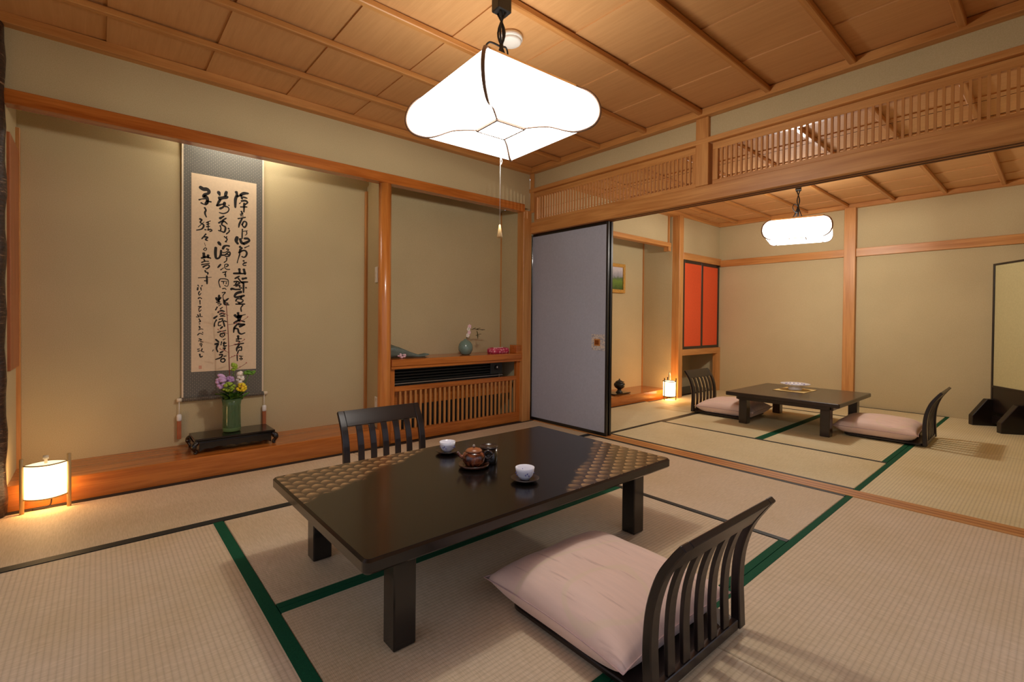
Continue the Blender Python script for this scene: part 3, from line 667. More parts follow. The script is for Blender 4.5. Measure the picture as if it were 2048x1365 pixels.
for x, lab in ((-2.637,'left'),(-2.140,'right')):
    k = thing('scroll_weight', 'brown scroll weight with white cap hanging at the %s end of the scroll rod' % lab, 'weight', (x, .478, .17 if lab == 'left' else .175), 0, 'weights on the scroll rod')
    MB().prism([(-.011,-.009),(.011,-.009),(.011,.009),(-.011,.009)], 0, .12).build('weight_body', plain('weight_brown', L(172,98,56), .5), k, .002)
    MB().lathe([(.012,.115),(.0145,.122),(.0145,.15),(.010,.158)], 14).build('white_cap', M['white'], k)
    MB().tube([(0,0,.155),(0,0,.236)], .0022, 6).build('hanging_cord', M['white'], k)

# ---- flower stand, vase and flowers
t = thing('flower_stand', 'black lacquered flower stand with curled feet under the glass vase', 'stand', (-2.368, .30, .125))
BX(-.225,.225,-.115,.115,.074,.088).build('stand_top', M['lacq'], t, .004)
BX(-.215,.215,-.105,.105,.062,.074).build('waist', M['lacq'], t, .002)
for s in (-1,1):
    ap = MB()
    n = 24; up = []; lo = []
    for k in range(n+1):
        x = -.2+.4*k/n; up.append((x,.064)); lo.append((x,.024+.008*abs(math.sin(k*PI/4))+.012*(abs(k-n/2)/(n/2))**4*-1))
    ap.prism_ax(up+lo[::-1], min(s*.118,s*.106), max(s*.118,s*.106), 'y'); ap.build('carved_apron', M['lacq'], t, .0015)
    BX(min(s*.226,s*.214),max(s*.226,s*.214),-.1,.1,.036,.064).build('side_apron', M['lacq'], t, .0015)
    for r in (-1,1):
        MB().tube(smooth_path([(s*.212,r*.104,.066),(s*.228,r*.118,.052),(s*.226,r*.116,.03),(s*.216,r*.109,.014),(s*.218,r*.111,.006),(s*.224,r*.115,.003)],4), [.015]*8+[.011]*8+[.009]*5, 8).build('leg', M['lacq'], t)
VX, VY, VZ = -2.372, .315, .214
def glassm(name, c, rough=.05):
    m, nt, b = new_mat(name); f = noise(nt, coords(nt), 8)
    nt.links.new(ramp(nt, f, [(.3, c), (.7, tuple(x*.92 for x in c[:3])+(1,))]), b.inputs['Base Color'])
    b.inputs['Transmission Weight'].default_value = .75; b.inputs['Roughness'].default_value = rough; b.inputs['IOR'].default_value = 1.4; return m
t = thing('glass_vase', 'green-tinted cylindrical glass vase on the black stand', 'vase', (VX, VY, VZ))
MB().lathe([(.045,0),(.052,.006),(.053,.02),(.051,.1),(.052,.17),(.057,.212),(.054,.212),(.0485,.17),(.0475,.1),(.048,.026),(.02,.02)], 28).build('glass', glassm('green_glass', L(150,190,130)), t)
MB().lathe([(.01,.028),(.046,.028),(.0465,.1),(.047,.165),(.01,.165)], 24).build('water', glassm('green_water', L(120,160,90), .15), t)
GREEN = plain('leaf_green', L(96,142,44), .5, .25, 40, .1); GRN2 = plain('young_leaf', L(150,176,50), .5, .2, 40, .1); STEM = plain('stem_green', L(84,120,50), .5, .2, 60, .1)
def petal_cluster(mb, c, R, n, pr, seed):
    rnd = random.Random(seed)
    for k in range(n):
        a = rnd.uniform(0, 2*PI); z = rnd.uniform(-1, 1); q = math.sqrt(1-z*z)
        d = Vector((q*math.cos(a), q*math.sin(a), z)); p = Vector(c) + Vector((d.x*R[0], d.y*R[1], d.z*R[2]))
        mb.ball(p, pr*rnd.uniform(.7,1.2), 7, 5, (1,1,.55+.4*rnd.random()))
def leaf(mb, base, d, l, w, up=.3):
    d = Vector(d).normalized(); s = d.cross(Vector((0,0,1)));
    if s.length < .05: s = Vector((1,0,0))
    s.normalize(); n = s.cross(d); b = Vector(base); vs = []
    for u, ww in ((0,.1),(.25,.8),(.55,1),(.8,.6),(1,.03)):
        c = b + d*l*u + n*(up*l*(u-u*u)); vs += [c - s*w*ww*.5 + n*.002, c + n*(-.001), c + s*w*ww*.5 + n*.002]
    top = vs; bot = [v - n*.0012 for v in vs]; fs = []
    for k in range(4):
        for j in range(2):
            fs.append((k*3+j,k*3+j+1,k*3+j+4,k*3+j+3)); fs.append((15+k*3+j,15+k*3+j+3,15+k*3+j+4,15+k*3+j+1))
    mb.add(top+bot, fs, True)
def flower(name, label, head, col, R, n, pr, seed, extra=None):
    f = thing(name, label, 'flower', (VX, VY, VZ+.03), 0, 'flowers in the green glass vase')
    hx, hy, hz = head
    rnd = random.Random(seed)
    MB().tube(smooth_path([(rnd.uniform(-.02,.02),rnd.uniform(-.02,.02),0),(hx*.35,hy*.35,.17),(hx,hy,hz)],5), .003, 6).build('stem', STEM, f)
    mb = MB(); petal_cluster(mb, head, R, n, pr, seed); mb.build('petals', col, f)
    mb = MB()
    for k in range(3):
        a = rnd.uniform(0, 2*PI); leaf(mb, (hx*.6,hy*.6,.17+k*.012), (math.cos(a),math.sin(a),.5), .06, .022)
    mb.build('leaves', GREEN, f)
    if extra: MB().ball((hx,hy-.012,hz+.004), .008, 10, 6).build('flower_centre', extra, f)
    return f
PUR = plain('lavender_petal', L(206,170,214), .6, .15, 60, .1); PUR2 = plain('purple_petal', L(184,146,196), .6, .15, 60, .1)
WHT = plain('white_petal', L(238,228,214), .6, .06, 60, .1); YEL = plain('yellow_petal', L(244,210,40), .5, .15, 60, .1); PNK = plain('pink_petal', L(236,200,206), .6, .1, 60, .1)
flower('stock_flower', 'lavender flower spike leaning left in the glass vase', (-.065,-.02,.30), PUR, (.018,.016,.042), 34, .014, 1)
flower('statice_flower', 'round purple flower at the middle of the glass vase bouquet', (-.01,.0,.305), PUR2, (.016,.016,.016), 18, .011, 2)
flower('snapdragon_flower', 'white flower spike right of centre in the glass vase', (.045,-.01,.31), WHT, (.015,.015,.038), 30, .013, 3)
flower('gerbera_flower', 'yellow daisy flower at the front of the glass vase', (.048,-.04,.252), YEL, (.024,.012,.024), 30, .010, 4, plain('gerbera_eye', L(210,150,30), .6))
flower('spray_flower', 'yellow-green flower cluster low at the left of the vase', (-.025,-.045,.262), GRN2, (.03,.02,.025), 30, .011, 5)
flower('bupleurum_sprig', 'yellow-green leafy sprig rising above the vase bouquet', (.014,.01,.385), GRN2, (.014,.012,.022), 16, .010, 6)
flower('leafy_sprig', 'green leafy sprig reaching right from the glass vase', (.10,-.02,.345), GREEN, (.03,.012,.012), 18, .010, 7)
f = thing('foliage_sprig', 'dark green foliage around the mouth of the glass vase', 'foliage', (VX,VY,VZ+.19), 0, 'flowers in the green glass vase')
mb = MB(); rnd = random.Random(9)
for k in range(26):
    a = rnd.uniform(0,2*PI); leaf(mb, (.02*math.cos(a),.02*math.sin(a),.0+rnd.uniform(0,.06)), (math.cos(a),math.sin(a),rnd.uniform(.3,1.2)), rnd.uniform(.05,.085), .03)
mb.build('leaves', plain('dark_leaf', L(64,104,34), .5, .25, 40, .1), f)
MB().tube([(0,0,-.16),(0,0,.05)], .004, 6).build('stem', STEM, f)
f = thing('budding_branch', 'tall bare reddish branch with tiny buds standing in the vase', 'branch', (VX,VY,VZ+.03), 0, 'flowers in the green glass vase')
BR = plain('red_twig', L(126,62,48), .6, .2, 80, .2)
path = smooth_path([(.0,.01,0),(-.004,.02,.2),(-.012,.02,.42),(-.018,.02,.62),(-.03,.015,.80)],5)
main = MB().tube(path, [.0045-.0025*k/len(path) for k in range(len(path))], 6).build('main_twig', BR, f)
mb2 = MB()
for k, (z, s, l) in enumerate(((.36,1,.10),(.44,1,.05),(.52,1,.09),(.60,-1,.06),(.66,1,.11),(.72,-1,.05),(.48,-1,.05))):
    x = -.010-.01*z; tw = smooth_path([(x,.02,z),(x+s*l*.5,.015,z+.012),(x+s*l,.01,z+l*.45)],4)
    MB().tube(tw, .0014, 5).build('side_twig', BR, f)
    for q in (.45,.7,1): p = tw[int(q*(len(tw)-1))]; mb2.ball((p[0],p[1],p[2]+.003), .0042, 6, 4)
mb2.build('buds', plain('bud_pink', L(188,110,100), .6), f)

# ---- floor lantern in front of the alcove
def glowpaper(name, c, e):
    return emit(name, c, e, .0)
t = thing('floor_lantern', 'lens-shaped glowing paper lantern between two bamboo posts by the alcove step', 'lantern', (-3.2225, .03, 0), math.radians(1))
for s in (-1,1): MB().lathe([(.0085,0),(.009,.13),(.0085,.262),(.006,.265)], 14, s*.083, 0, 0).build('bamboo_post', M['bamboo'], t)
def lens(r0, d, n=14): 
    A = [(-r0+2*r0*k/n, -d*(1-(2*k/n-1)**2)) for k in range(n+1)]; B = [(x,-y) for x,y in A[1:-1]][::-1]; return A+B
pg = M.setdefault('lant', emit('lantern_paper_glow', (1,.72,.36,1), 8, .35))
sh = MB(); P = lens(.078,.05); n = len(P)
sh.add([(x,y,.066) for x,y in P]+[(x,y,.232) for x,y in P], [(i,(i+1)%n,n+(i+1)%n,n+i) for i in range(n)], True)
me = bpy.data.meshes.new('paper_shade'); me.from_pydata(sh.v, [], sh.f); [setattr(p,'use_smooth',True) for p in me.polygons]; obj('paper_shade', me, pg, t)
MB().prism(lens(.074,.046), .228, .2305).build('paper_top', emit('lantern_top_glow', (1,.76,.44,1), 1.6, .2), t)
for z in (.064,.226):
    for s in (-1,1): MB().tube([(x, s*(.0515*(1-(x/.08)**2)), z+.003) for x in [-.08+.16*k/12 for k in range(13)]], .0035, 6).build('lantern_hoop', M['bamboo'], t)
MB().lathe([(.006,.23),(.006,.25),(.011,.252),(.011,.268)], 12).build('top_knob', M['cap'], t)
MB().tube(smooth_path([(.02,.0,.06),(.015,.01,.02),(-.01,.02,.008),(-.05,.025,.006)],4), .003, 6).build('power_cord', M['cord'], t)
ld = bpy.data.lights.new('lantern_bulb', 'POINT'); ld.energy = 3.2; ld.color = (1,.44,.13); ld.shadow_soft_size = .03
lo = bpy.data.objects.new('lantern_bulb', ld); COL.objects.link(lo); lo.parent = t; lo.location = (0,0,.13)

# ---- things on the alcove shelf
SZ = .642
t = thing('celadon_vase', 'small round celadon vase on the alcove shelf', 'vase', (-.585, .22, SZ))
MB().lathe([(.03,0),(.045,.008),(.062,.04),(.064,.066),(.058,.092),(.042,.116),(.020,.128),(.013,.132),(.015,.138)], 26).build('vase_body', plain('celadon', L(112,136,124), .25, .1, 50, .02, coat=.3), t)
f = thing('orchid_sprig', 'white orchid sprig in the small celadon vase', 'flower', (-.585,.22,SZ+.14), 0)
MB().tube(smooth_path([(0,0,-.05),(.01,-.005,.03),(.03,-.01,.1)],4), .002, 6).build('stem', STEM, f)
for k, (x,z) in enumerate(((.018,.03),(.032,.055),(.026,.085),(.036,.108))):
    mb = MB()
    for j in range(5): a = j*2*PI/5+k; mb.ball((x+.011*math.cos(a),-.008,z+.011*math.sin(a)), .010, 8, 5, (1,.35,1))
    mb.build('blossom', PNK if k % 2 else WHT, f)
f = thing('leaf_twig', 'thin drooping leafy twig beside the orchid on the shelf', 'twig', (-.585,.22,SZ+.14), 0)
MB().tube(smooth_path([(0,0,-.05),(.03,.01,.05),(.09,.01,.085),(.19,0,.075)],4), .0016, 6).build('stem', BR, f)
mb = MB()
for x,z,dx,dz in ((.07,.08,1,.4),(.10,.085,1,-.2),(.12,.085,1,.2),(.15,.08,1,-.1),(.17,.078,1,0),(.12,.07,.3,-1),(.125,.04,.2,-1),(.11,.03,1,-.2),(.13,.035,1,.1)): leaf(mb, (x,0,z), (dx,0,dz), .042, .013, .1)
mb.build('leaves', plain('olive_leaf', L(76,78,40), .5, .2, 50, .1), f)
t = thing('wrapped_bouquet', 'wrapped bouquet in grey-green paper lying at the shelf left end', 'bouquet', (-1.27, .24, SZ), math.radians(-17))
n = 18; vs = []; fs = []
for k, (x, r) in enumerate(((-.05,.056),(-.02,.058),(.05,.046),(.12,.028),(.2,.012),(.27,.018))):
    for i in range(n): a = 2*PI*i/n; q = 1+.13*math.sin(5*a+k); vs.append((x+.02*math.sin(3*a), r*1.25*q*math.cos(a), max(.001, r*.95+r*.95*q*math.sin(a))))
for k in range(5):
    for i in range(n): fs.append((k*n+i,k*n+(i+1)%n,(k+1)*n+(i+1)%n,(k+1)*n+i))
MB().add(vs, fs, True).build('wrapping_paper', plain('grey_green_paper', L(96,108,98), .5, .2, 30, .1), t)
mb = MB(); petal_cluster(mb, (-.05,0,.05), (.02,.045,.035), 26, .014, 21); mb.build('flower_heads', plain('dark_foliage', L(70,92,62), .6, .3, 60, .1), t)
mb = MB(); petal_cluster(mb, (.06,-.052,.02), (.028,.006,.012), 16, .010, 22); mb.build('pale_blossoms', PNK, t)
t = thing('tissue_pouch', 'pink flowered tissue pouch on the right of the alcove shelf', 'pouch', (-.218, .215, SZ), math.radians(4))
def floral():
    m, nt, b = new_mat('pink_floral'); vo = N(nt, 'ShaderNodeTexVoronoi'); vo.inputs['Scale'].default_value = 45; nt.links.new(coords(nt), vo.inputs['Vector'])
    nt.links.new(ramp(nt, vo.outputs['Distance'], [(.15, L(244,206,206)), (.35, L(222,110,130)), (.6, L(190,50,84))]), b.inputs['Base Color']); b.inputs['Roughness'].default_value = .7; return m
FL = floral()
n = 20; vs = []; fs = []
for k, z, q in ((0,0,.93),(1,.012,1),(2,.03,1),(3,.044,.96),(4,.05,.82)):
    for i in range(n):
        a = 2*PI*i/n; c_, s_ = math.cos(a), math.sin(a); p = .35
        vs.append((.105*q*math.copysign(abs(c_)**p, c_), .055*q*math.copysign(abs(s_)**p, s_), z*(1+.06*math.sin(4*a))))
for k in range(4):
    for i in range(n): fs.append((k*n+i,k*n+(i+1)%n,(k+1)*n+(i+1)%n,(k+1)*n+i))
fs += [tuple(range(n))[::-1], tuple(4*n+i for i in range(n))]
MB().add(vs, fs, True).build('pouch_body', FL, t)
BX(-.06,.06,-.005,.005,.0478,.054).build('opening_slit', plain('pouch_white', L(240,220,214), .7), t, .002)

# ================================================================== NEAR ROOM FURNITURE
def rrect(hx, hy, r, n=5):
    P = []
    for cx, cy, a0 in ((hx-r,hy-r,0),(-hx+r,hy-r,PI/2),(-hx+r,-hy+r,PI),(hx-r,-hy+r,1.5*PI)):
        for k in range(n+1): a = a0+PI/2*k/n; P.append((cx+r*math.cos(a), cy+r*math.sin(a)))
    return P
TX, TY, TZ = -1.7825, -1.6225, .325
t = thing('low_table', 'large black lacquer low table with golden wave-scale pattern', 'table', (TX, TY, 0))
def slab(hx, hy, r, z0, z1, bev, top_mat, side_mat, parent):
    P = rrect(hx, hy, r); Q = rrect(hx-bev, hy-bev, max(r-bev,.004)); n = len(P)
    e = MB(); e.add([(x,y,z0) for x,y in Q]+[(x,y,z0+bev) for x,y in P]+[(x,y,z1-bev) for x,y in P]+[(x,y,z1-.0008) for x,y in Q],
          [tuple(range(n))[::-1]]+[(k*n+i,k*n+(i+1)%n,(k+1)*n+(i+1)%n,(k+1)*n+i) for k in range(3) for i in range(n)]+[tuple(3*n+i for i in range(n))])
    e.build('table_edge', side_mat, parent)
    MB().prism(rrect(hx-bev-.001, hy-bev-.001, max(r-bev,.004)), z1-.004, z1).build('table_top', top_mat, parent)
slab(.7325,.4325,.02,.284,.325,.007,M['tabletop'],M['lacq'],t)
for s in (-1,1):
    BX(-.56,.56,min(s*.315,s*.335),max(s*.315,s*.335),.235,.285).build('apron', M['lacq'], t, .003)
    BX(min(s*.56,s*.58),max(s*.56,s*.58),-.315,.315,.235,.285).build('apron', M['lacq'], t, .003)
    for r in (-1,1):
        cx, cy = s*.58+(.018 if s > 0 else .03)*0, r*.333
        BX(cx-.036,cx+.036,cy-.034,cy+.034,0,.285).build('leg', M['lacq'], t, .004)

# ---- legless chairs
PROF = smooth_path([(-.006,.012,0),(-.004,.08,0),(-.002,.16,0),(-.010,.25,0),(-.036,.335,0),(-.072,.395,0),(-.098,.43,0)], 4)
PROF = [(y,z) for y,z,_ in PROF]
def chair(loc, rz, label, group):
    c = thing('legless_chair', label, 'chair', loc, rz, group)
    W = .25
    # seat board: thin, gently dished, rounded front
    P = rrect(W, .262, .045); e = MB().prism(P, .010, .026); e.build('seat_board', M['dark_y'], c, .003)
    for v in e.v: pass
    by = -.262
    pr = [(by+y, z) for y, z in PROF]
    for s in (-1,1):
        MB().sweep(pr, min(s*W,s*(W-.036)), max(s*W,s*(W-.036)), [.030-.012*k/len(pr) for k in range(len(pr))]).build('back_stile', M['dark_z'], c, .003)
    top = [p for p in pr if p[1] > .352]
    MB().sweep(top, -W+.036, W-.036, .017).build('top_rail', M['dark_x'], c, .002)
    low = [p for p in pr if p[1] < .05]
    MB().sweep(low, -W+.036, W-.036, .02).build('bottom_rail', M['dark_x'], c, .002)
    mid = [p for p in pr if .035 < p[1] < .365]
    me = MB().sweep(mid, -.017, .017, .012).mesh('back_slat', .0015)
    for k in range(5): obj('back_slat', me, M['dark_z'], c, (-.147+k*.0735, 0, 0))
    return c
GC = 'legless chairs around the low tables'
c1 = chair((-1.765,-2.303,0), math.radians(-1), 'dark wooden legless chair in the foreground right of the lacquer table', GC)
dup(c1, (-1.785,-.952,0), PI+math.radians(-1), 'dark wooden legless chair behind the lacquer table facing the camera', GC)
dup(c1, (1.99,-2.27,0), math.radians(1), 'dark legless chair right of the far low table', GC)
dup(c1, (1.905,-.965,0), PI, 'dark legless chair left of the far low table near the red cabinet', GC)

# ---- cushions
def cushion(loc, rz, label, sx=.28, sy=.285, h=.080, tilt=0):
    c = thing('seat_cushion', label, 'cushion', loc, rz, 'pink silk seat cushions')
    n = 26; vs = []; fs = []
    def pt(u, v, top):
        # corners pulled out, sides drawn in
        px = sx*u*(1-.075*(1-u*u)*0-.07*(1-v*v)*abs(u)**3+.0) ; py = sy*v*(1-.07*(1-u*u)*abs(v)**3)
        d = max(0.0, (1-abs(u)**3.2))*max(0.0, (1-abs(v)**3.2))
        hh = d**.55
        wr = .004*math.sin(7*u+3*v)*math.sin(5*v-2*u)*hh
        z = .056 + h*hh + wr if top else .056 - .056*min(1, hh*1.9)
        return (px, py, z)
    for top in (1,0):
        for i in range(n+1):
            for j in range(n+1): vs.append(pt(-1+2*i/n, -1+2*j/n, top))
    K = (n+1)**2
    for i in range(n):
        for j in range(n):
            a = i*(n+1)+j; q = (a, a+n+1, a+n+2, a+1); fs.append(q); fs.append(tuple(K+k for k in q[::-1]))
    mb = MB().add(vs, fs, True)
    me = bpy.data.meshes.new('cushion_body'); me.from_pydata(mb.v, [], mb.f)
    b = bmesh.new(); b.from_mesh(me); bmesh.ops.remove_doubles(b, verts=b.verts, dist=1e-5); bmesh.ops.recalc_face_normals(b, faces=b.faces)
    for f in b.faces: f.smooth = True
    b.to_mesh(me); b.free()
    obj('cushion_body', me, M['cush'], c)
    ring = [(pt(u, v, 1)) for u, v in [(-1+2*k/20,-1) for k in range(20)]+[(1,-1+2*k/20) for k in range(20)]+[(1-2*k/20,1) for k in range(20)]+[(-1,1-2*k/20) for k in range(21)]]
    MB().tube([(p[0],p[1],.056) for p in ring], .0022, 5).build('edge_piping', plain('pink_piping', L(196,164,158), .6), c)
    return c
q1 = cushion((-1.775,-2.245,.027), math.radians(-1), 'large pink silk cushion on the foreground legless chair')
dup(q1, (-1.785,-.995,.027), PI, 'pink silk cushion on the chair behind the lacquer table')
dup(q1, (1.985,-2.215,.027), math.radians(2), 'pink silk cushion on the chair right of the far table')
dup(q1, (1.92,-1.01,.027), PI+math.radians(3), 'pink silk cushion on the chair left of the far table')

# ---- tea things on the near table
SAU = plain('dark_saucer', L(46,30,22), .3, .2, 40, 0, coat=.3)
def cup(x, y, la, lb):
    s = thing('saucer', lb, 'saucer', (x, y, TZ), 0, 'dark tea saucers')
    MB().lathe([(.026,0),(.03,.003),(.048,.008),(.056,.014),(.054,.0155),(.03,.008),(.001,.007)], 28).build('saucer_dish', SAU, s)
    c = thing('tea_cup', la, 'cup', (x, y, TZ+.0085), random.random()*6, 'white tea cups')
    MB().lathe([(.018,0),(.019,.004),(.024,.006),(.031,.016),(.035,.03),(.0375,.046),(.036,.046),(.033,.03),(.028,.014),(.001,.009)], 28).build('cup_body', M['porc'], c)
    BL = M.setdefault('blue', plain('cobalt_glaze', L(120,120,176), .2, .2, 60, 0))
    mb = MB()
    for k in range(4):
        a = k*PI/2
        for j in range(3): mb.ball((.0345*math.cos(a+j*.2),.0345*math.sin(a+j*.2),.024+.005*math.sin(j*2)), .0028, 6, 4, (1,1,1.3))
    mb.build('blue_decoration', BL, c)
cup(-1.795,-1.340,'white porcelain tea cup at the back edge of the table','dark saucer under the farther tea cup')
cup(-1.778,-1.858,'white porcelain tea cup nearest the front edge of the table','dark saucer under the nearer tea cup')
def raku():
    m, nt, b = new_mat('mottled_copper_glaze'); f = noise(nt, coords(nt, (1,1,1)), 26, 4, .6, .8)
    nt.links.new(ramp(nt, f, [(.34, L(34,22,18)), (.48, L(84,36,22)), (.6, L(150,82,46)), (.72, L(130,104,94))]), b.inputs['Base Color'])
    b.inputs['Roughness'].default_value = .2; b.inputs['Coat Weight'].default_value = .4; return m
RK = raku()
tx, ty = -1.828, -1.592
s = thing('teapot_tray', 'dark round tray under the copper-brown teapot', 'tray', (tx, ty, TZ))
MB().lathe([(.04,0),(.046,.004),(.062,.008),(.066,.016),(.064,.0175),(.045,.009),(.001,.008)], 32).build('tray_dish', plain('dark_copper_tray', L(74,42,26), .25, .4, 30, 0, coat=.4), s)
t = thing('teapot', 'small mottled copper-brown teapot with ring handle', 'teapot', (tx, ty, TZ+.009), math.radians(-38))
MB().lathe([(.026,0),(.036,.004),(.047,.02),(.050,.036),(.044,.052),(.03,.06),(.026,.061)], 30).build('pot_body', RK, t)
lid = MB().lathe([(.033,.058),(.036,.061),(.030,.068),(.014,.073),(.004,.074)], 26).build('lid', plain('copper_lid', L(158,96,58), .3, .25, 40, 0, coat=.3), t)
MB().ball((0,0,.081), .007, 12, 8).build('lid_knob', plain('pewter', L(150,140,130), .3, metal=.6), lid)
MB().tube(smooth_path([(-.045,0,.034),(-.058,0,.04),(-.068,0,.055)],4), [.009,.0085,.008,.0075,.007,.0065,.006,.0058,.0055], 10).build('spout', RK, t)
MB().tube([(.060+.016*math.cos(a*PI/8),0,.044+.016*math.sin(a*PI/8)) for a in range(17)], .0055, 8).build('ring_handle', plain('dark_glaze', L(44,32,28), .25, coat=.3), t)
t = thing('tea_caddy', 'dark cylindrical tea caddy behind the teapot', 'caddy', (-1.742,-1.585,TZ))
MB().lathe([(.036,0),(.038,.003),(.038,.068)], 30).build('caddy_body', M['lacq'], t)
MB().lathe([(.038,.069),(.040,.070),(.0405,.074),(.037,.077),(.036,.072),(.001,.072)], 30).build('caddy_rim', plain('dark_rim', L(58,42,34), .25, coat=.4), t)

# ================================================================== FAR ROOM THINGS
t = thing('low_table', 'smaller dark brown low table in the far room', 'table', (1.935,-1.60,0))
slab(.485,.46,.012,.262,.297,.004,M['lacq2'],M['lacq2'],t)
for s in (-1,1):
    BX(-.40,.40,min(s*.375,s*.395),max(s*.375,s*.395),.225,.263).build('apron', M['lacq2'], t, .003)
    BX(min(s*.40,s*.42),max(s*.40,s*.42),-.375,.375,.225,.263).build('apron', M['lacq2'], t, .003)
    for r in (-1,1): cx, cy = s*.40+.04, r*.335+.0; BX(cx-.04,cx+.04,cy-.036,cy+.036,0,.264).build('leg', M['lacq2'], t, .004)
def weave():
    m, nt, b = new_mat('straw_mat'); f = noise(nt, coords(nt, (12,160,10)), 1, 2)
    nt.links.new(ramp(nt, f, [(.35, L(206,176,108)), (.65, L(234,208,142))]), b.inputs['Base Color']); b.inputs['Roughness'].default_value = .7; return m
t = thing('placemat', 'yellow straw placemat on the far low table', 'placemat', (2.05,-1.535,.297), math.radians(-2))
BX(-.165,.165,-.135,.135,0,.003).build('mat_weave', weave(), t)
for s in (-1,1): BX(min(s*.165,s*.16),max(s*.165,s*.16),-.135,.135,.0,.004).build('mat_binding', plain('binding_tan', L(200,160,90), .7), t)
t = thing('footed_bowl', 'white and blue footed porcelain bowl on the yellow placemat', 'bowl', (2.06,-1.535,.3005))
MB().lathe([(.055,0),(.06,.004),(.056,.02),(.052,.034),(.075,.042),(.115,.052),(.128,.06),(.126,.062),(.1,.055),(.04,.046),(.001,.044)], 32).build('bowl_body', M['porc'], t)
mb = MB()
for k in range(14): a = 2*PI*k/14; mb.ball((.079*math.cos(a),.079*math.sin(a),.0575), .009, 8, 4, (1,1,.2))
mb.build('blue_rim_pattern', M['blue'], t)

# red cabinet
cb = thing('wall_cabinet', 'built-in wall cabinet with two red doors framed in black', 'cabinet', (3.016, -.06, .598))
BX(-.5,.5,.01,.36,.0,1.132).build('cabinet_carcass', M['trim_z'], cb)
RED = plain('vermilion_paper', L(226,86,40), .75, .06, 60, .03)
for k, (x0, x1, yy) in enumerate(((-.502,.012,-.03),(-.012,.5,-.012))):
    d = BX(x0+.014,x1-.014,yy,yy+.012,.016,1.116).build('cabinet_door', RED, cb)
    for a, b in ((x0,x0+.045),(x1-.045,x1)): BX(a,b,yy-.004,yy+.014,.0,1.132).build('door_stile', M['fframe'], d, .001)
    for a, b in ((.0,.036),(1.094,1.132)): BX(x0+.045,x1-.045,yy-.004,yy+.014,a,b).build('door_rail', M['fframe'], d, .001)
t = thing('storage_box', 'small pale box at the back of the niche under the red cabinet', 'box', (2.74,.27,.012))
BX(-.13,.13,-.06,.06,0,.20).build('box_body', M['white'], t, .004); BX(-.132,.132,-.062,.062,.2,.225).build('box_lid', M['cap'], t, .003)

# framed painting
t = thing('framed_painting', 'small landscape painting in a gold frame on the far alcove wall', 'painting', (1.80, .41, 1.30))
GLD = plain('gold_frame', L(214,166,84), .35, .2, 50, .1, metal=.35)
w_, h_ = .175, .36
for s in (-1,1): BX(min(s*w_,s*(w_-.038)),max(s*w_,s*(w_-.038)),-.03,.004,.0,h_).build('frame_side', GLD, t, .006)
for a, b in ((0,.042),(h_-.042,h_)): BX(-w_+.036,w_-.036,-.029,.003,a,b).build('frame_side', GLD, t, .006)
def landscape():
    m, nt, b = new_mat('painted_landscape'); tc = N(nt, 'ShaderNodeTexCoord'); sp = N(nt, 'ShaderNodeSeparateXYZ'); nt.links.new(tc.outputs['Object'], sp.inputs[0])
    nz = noise(nt, coords(nt, (18,18,18), False), 1, 4)
    z = math_n(nt, 'ADD', math_n(nt, 'DIVIDE', sp.outputs[2], .36), math_n(nt, 'MULTIPLY', math_n(nt, 'SUBTRACT', nz, .5), .3))
    nt.links.new(ramp(nt, z, [(.1, L(60,84,30)), (.42, L(110,140,50)), (.5, L(90,110,70)), (.58, L(150,150,160)), (.8, L(206,202,206))]), b.inputs['Base Color']); b.inputs['Roughness'].default_value = .6; return m
BX(-w_+.034,w_-.034,-.012,.0,.038,h_-.038).build('canvas', landscape(), t)

# incense burner on a small tray
t = thing('burner_tray', 'small dark tray on the far alcove floor under the incense burner', 'tray', (1.56,.17,.1))
BX(-.15,.15,-.07,.07,.004,.016).build('tray_board', M['lacq'], t, .003)
for s in (-1,1): BX(s*.12-.008,s*.12+.008,-.06,.06,0,.005).build('tray_foot', M['lacq'], t)
BZ = plain('dark_bronze', L(52,50,44), .35, .25, 60, .2, metal=.4)
t = thing('incense_burner', 'dark bronze incense burner with lid on the tray in the far alcove', 'burner', (1.57,.16,.116))
MB().lathe([(.042,0),(.040,.008),(.022,.03),(.024,.04),(.055,.062),(.066,.09),(.060,.108),(.048,.112)], 26).build('burner_body', BZ, t)
MB().lathe([(.05,.110),(.044,.128),(.024,.14),(.008,.146),(.009,.156),(.004,.162)], 22).build('burner_lid', BZ, t)
for s in (-1,1): MB().tube([(s*.062,0,.085),(s*.082,0,.1),(s*.080,0,.12),(s*.062,0,.115)], .006, 6).build('burner_ear', BZ, t)

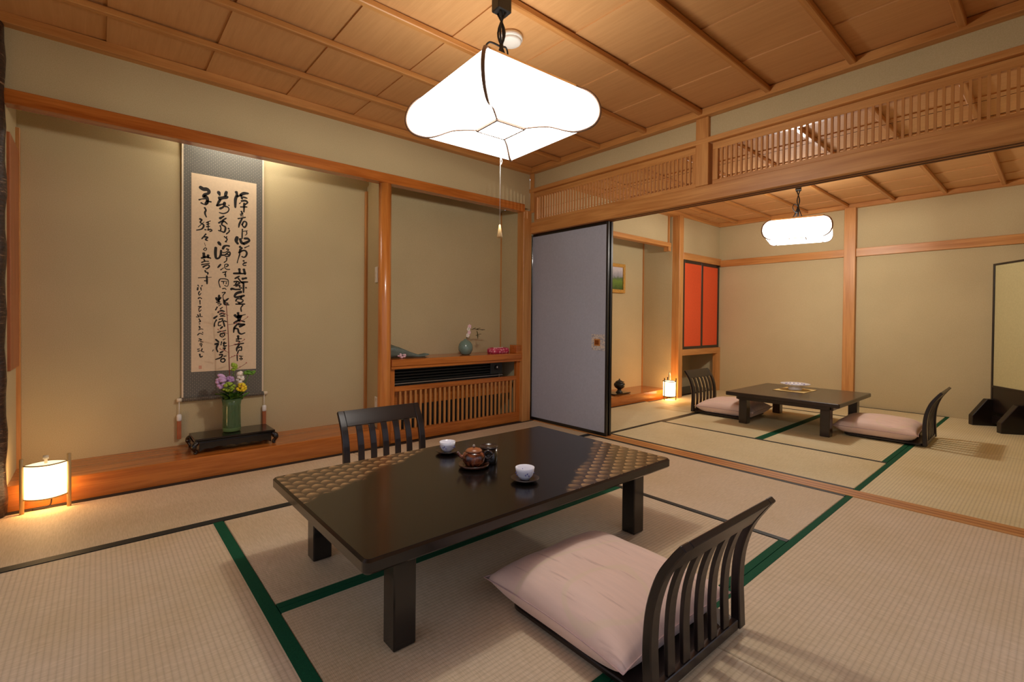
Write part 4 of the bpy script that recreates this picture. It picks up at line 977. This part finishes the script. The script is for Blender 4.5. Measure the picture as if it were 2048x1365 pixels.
# far lantern
t = thing('floor_lantern', 'small cylindrical paper lantern with dark legs beside the far alcove pillar', 'lantern', (2.215,-.1,0), .3)
MB().lathe([(.072,.045),(.072,.225)], 26).build('paper_shade', M['lant'], t)
me = t.children[0].data
b = bmesh.new(); b.from_mesh(me); bmesh.ops.delete(b, geom=[f for f in b.faces if len(f.verts) > 4], context='FACES'); b.to_mesh(me); b.free()
for k in range(3):
    a = .5+k*2*PI/3; MB().tube([(.079*math.cos(a),.079*math.sin(a),0),(.079*math.cos(a),.079*math.sin(a),.265)], .006, 8).build('lantern_post', M['dark_z'], t)
for z in (.045,.225): MB().tube([(.075*math.cos(k*PI/12),.075*math.sin(k*PI/12),z) for k in range(25)], .005, 6).build('lantern_hoop', M['dark_z'], t)
MB().tube(smooth_path([(-.06,0,.235),(-.04,0,.30),(0,0,.335),(.04,0,.30),(.06,0,.235)],4), .004, 6).build('carry_handle', M['alu'], t)
ld = bpy.data.lights.new('lantern_bulb', 'POINT'); ld.energy = 10; ld.color = (1,.42,.10); ld.shadow_soft_size = .04
lo = bpy.data.objects.new('lantern_bulb', ld); COL.objects.link(lo); lo.parent = t; lo.location = (0,0,.14)

# standing screen at the right edge
ang = math.atan2(-.19, -.27)
t = thing('standing_screen', 'tall cream standing screen with dark frame and block feet at the right', 'screen', (3.30,-2.80,0), ang)
Wd = .62
BX(0.012,Wd,-.006,.006,.375,1.50).build('screen_panel', plain('screen_cloth', L(186,176,128), .55, .05, 60, .03), t)
BX(0.012,Wd,-.010,.010,.13,.375).build('lower_panel', M['dark_x'], t, .003)
for a, b in ((-.004,.016),(Wd-.01,Wd+.01)): BX(a,b,-.014,.014,.02,1.515).build('frame_stile', M['dark_z'], t, .002)
BX(.012,Wd,-.014,.014,1.497,1.515).build('frame_rail', M['dark_x'], t, .002)
BX(.012,Wd,-.014,.014,.36,.38).build('frame_rail', M['dark_x'], t, .002)
for x in (.0,.36): MB().prism_ax([(-.17,0),(.17,0),(.17,.09),(.055,.25),(-.055,.25),(-.17,.09)], x-.028, x+.028, 'x').build('foot_block', M['dark_y'], t, .004)
BX(.02,.36,-.02,.02,.03,.10).build('foot_rail', M['dark_x'], t, .003)
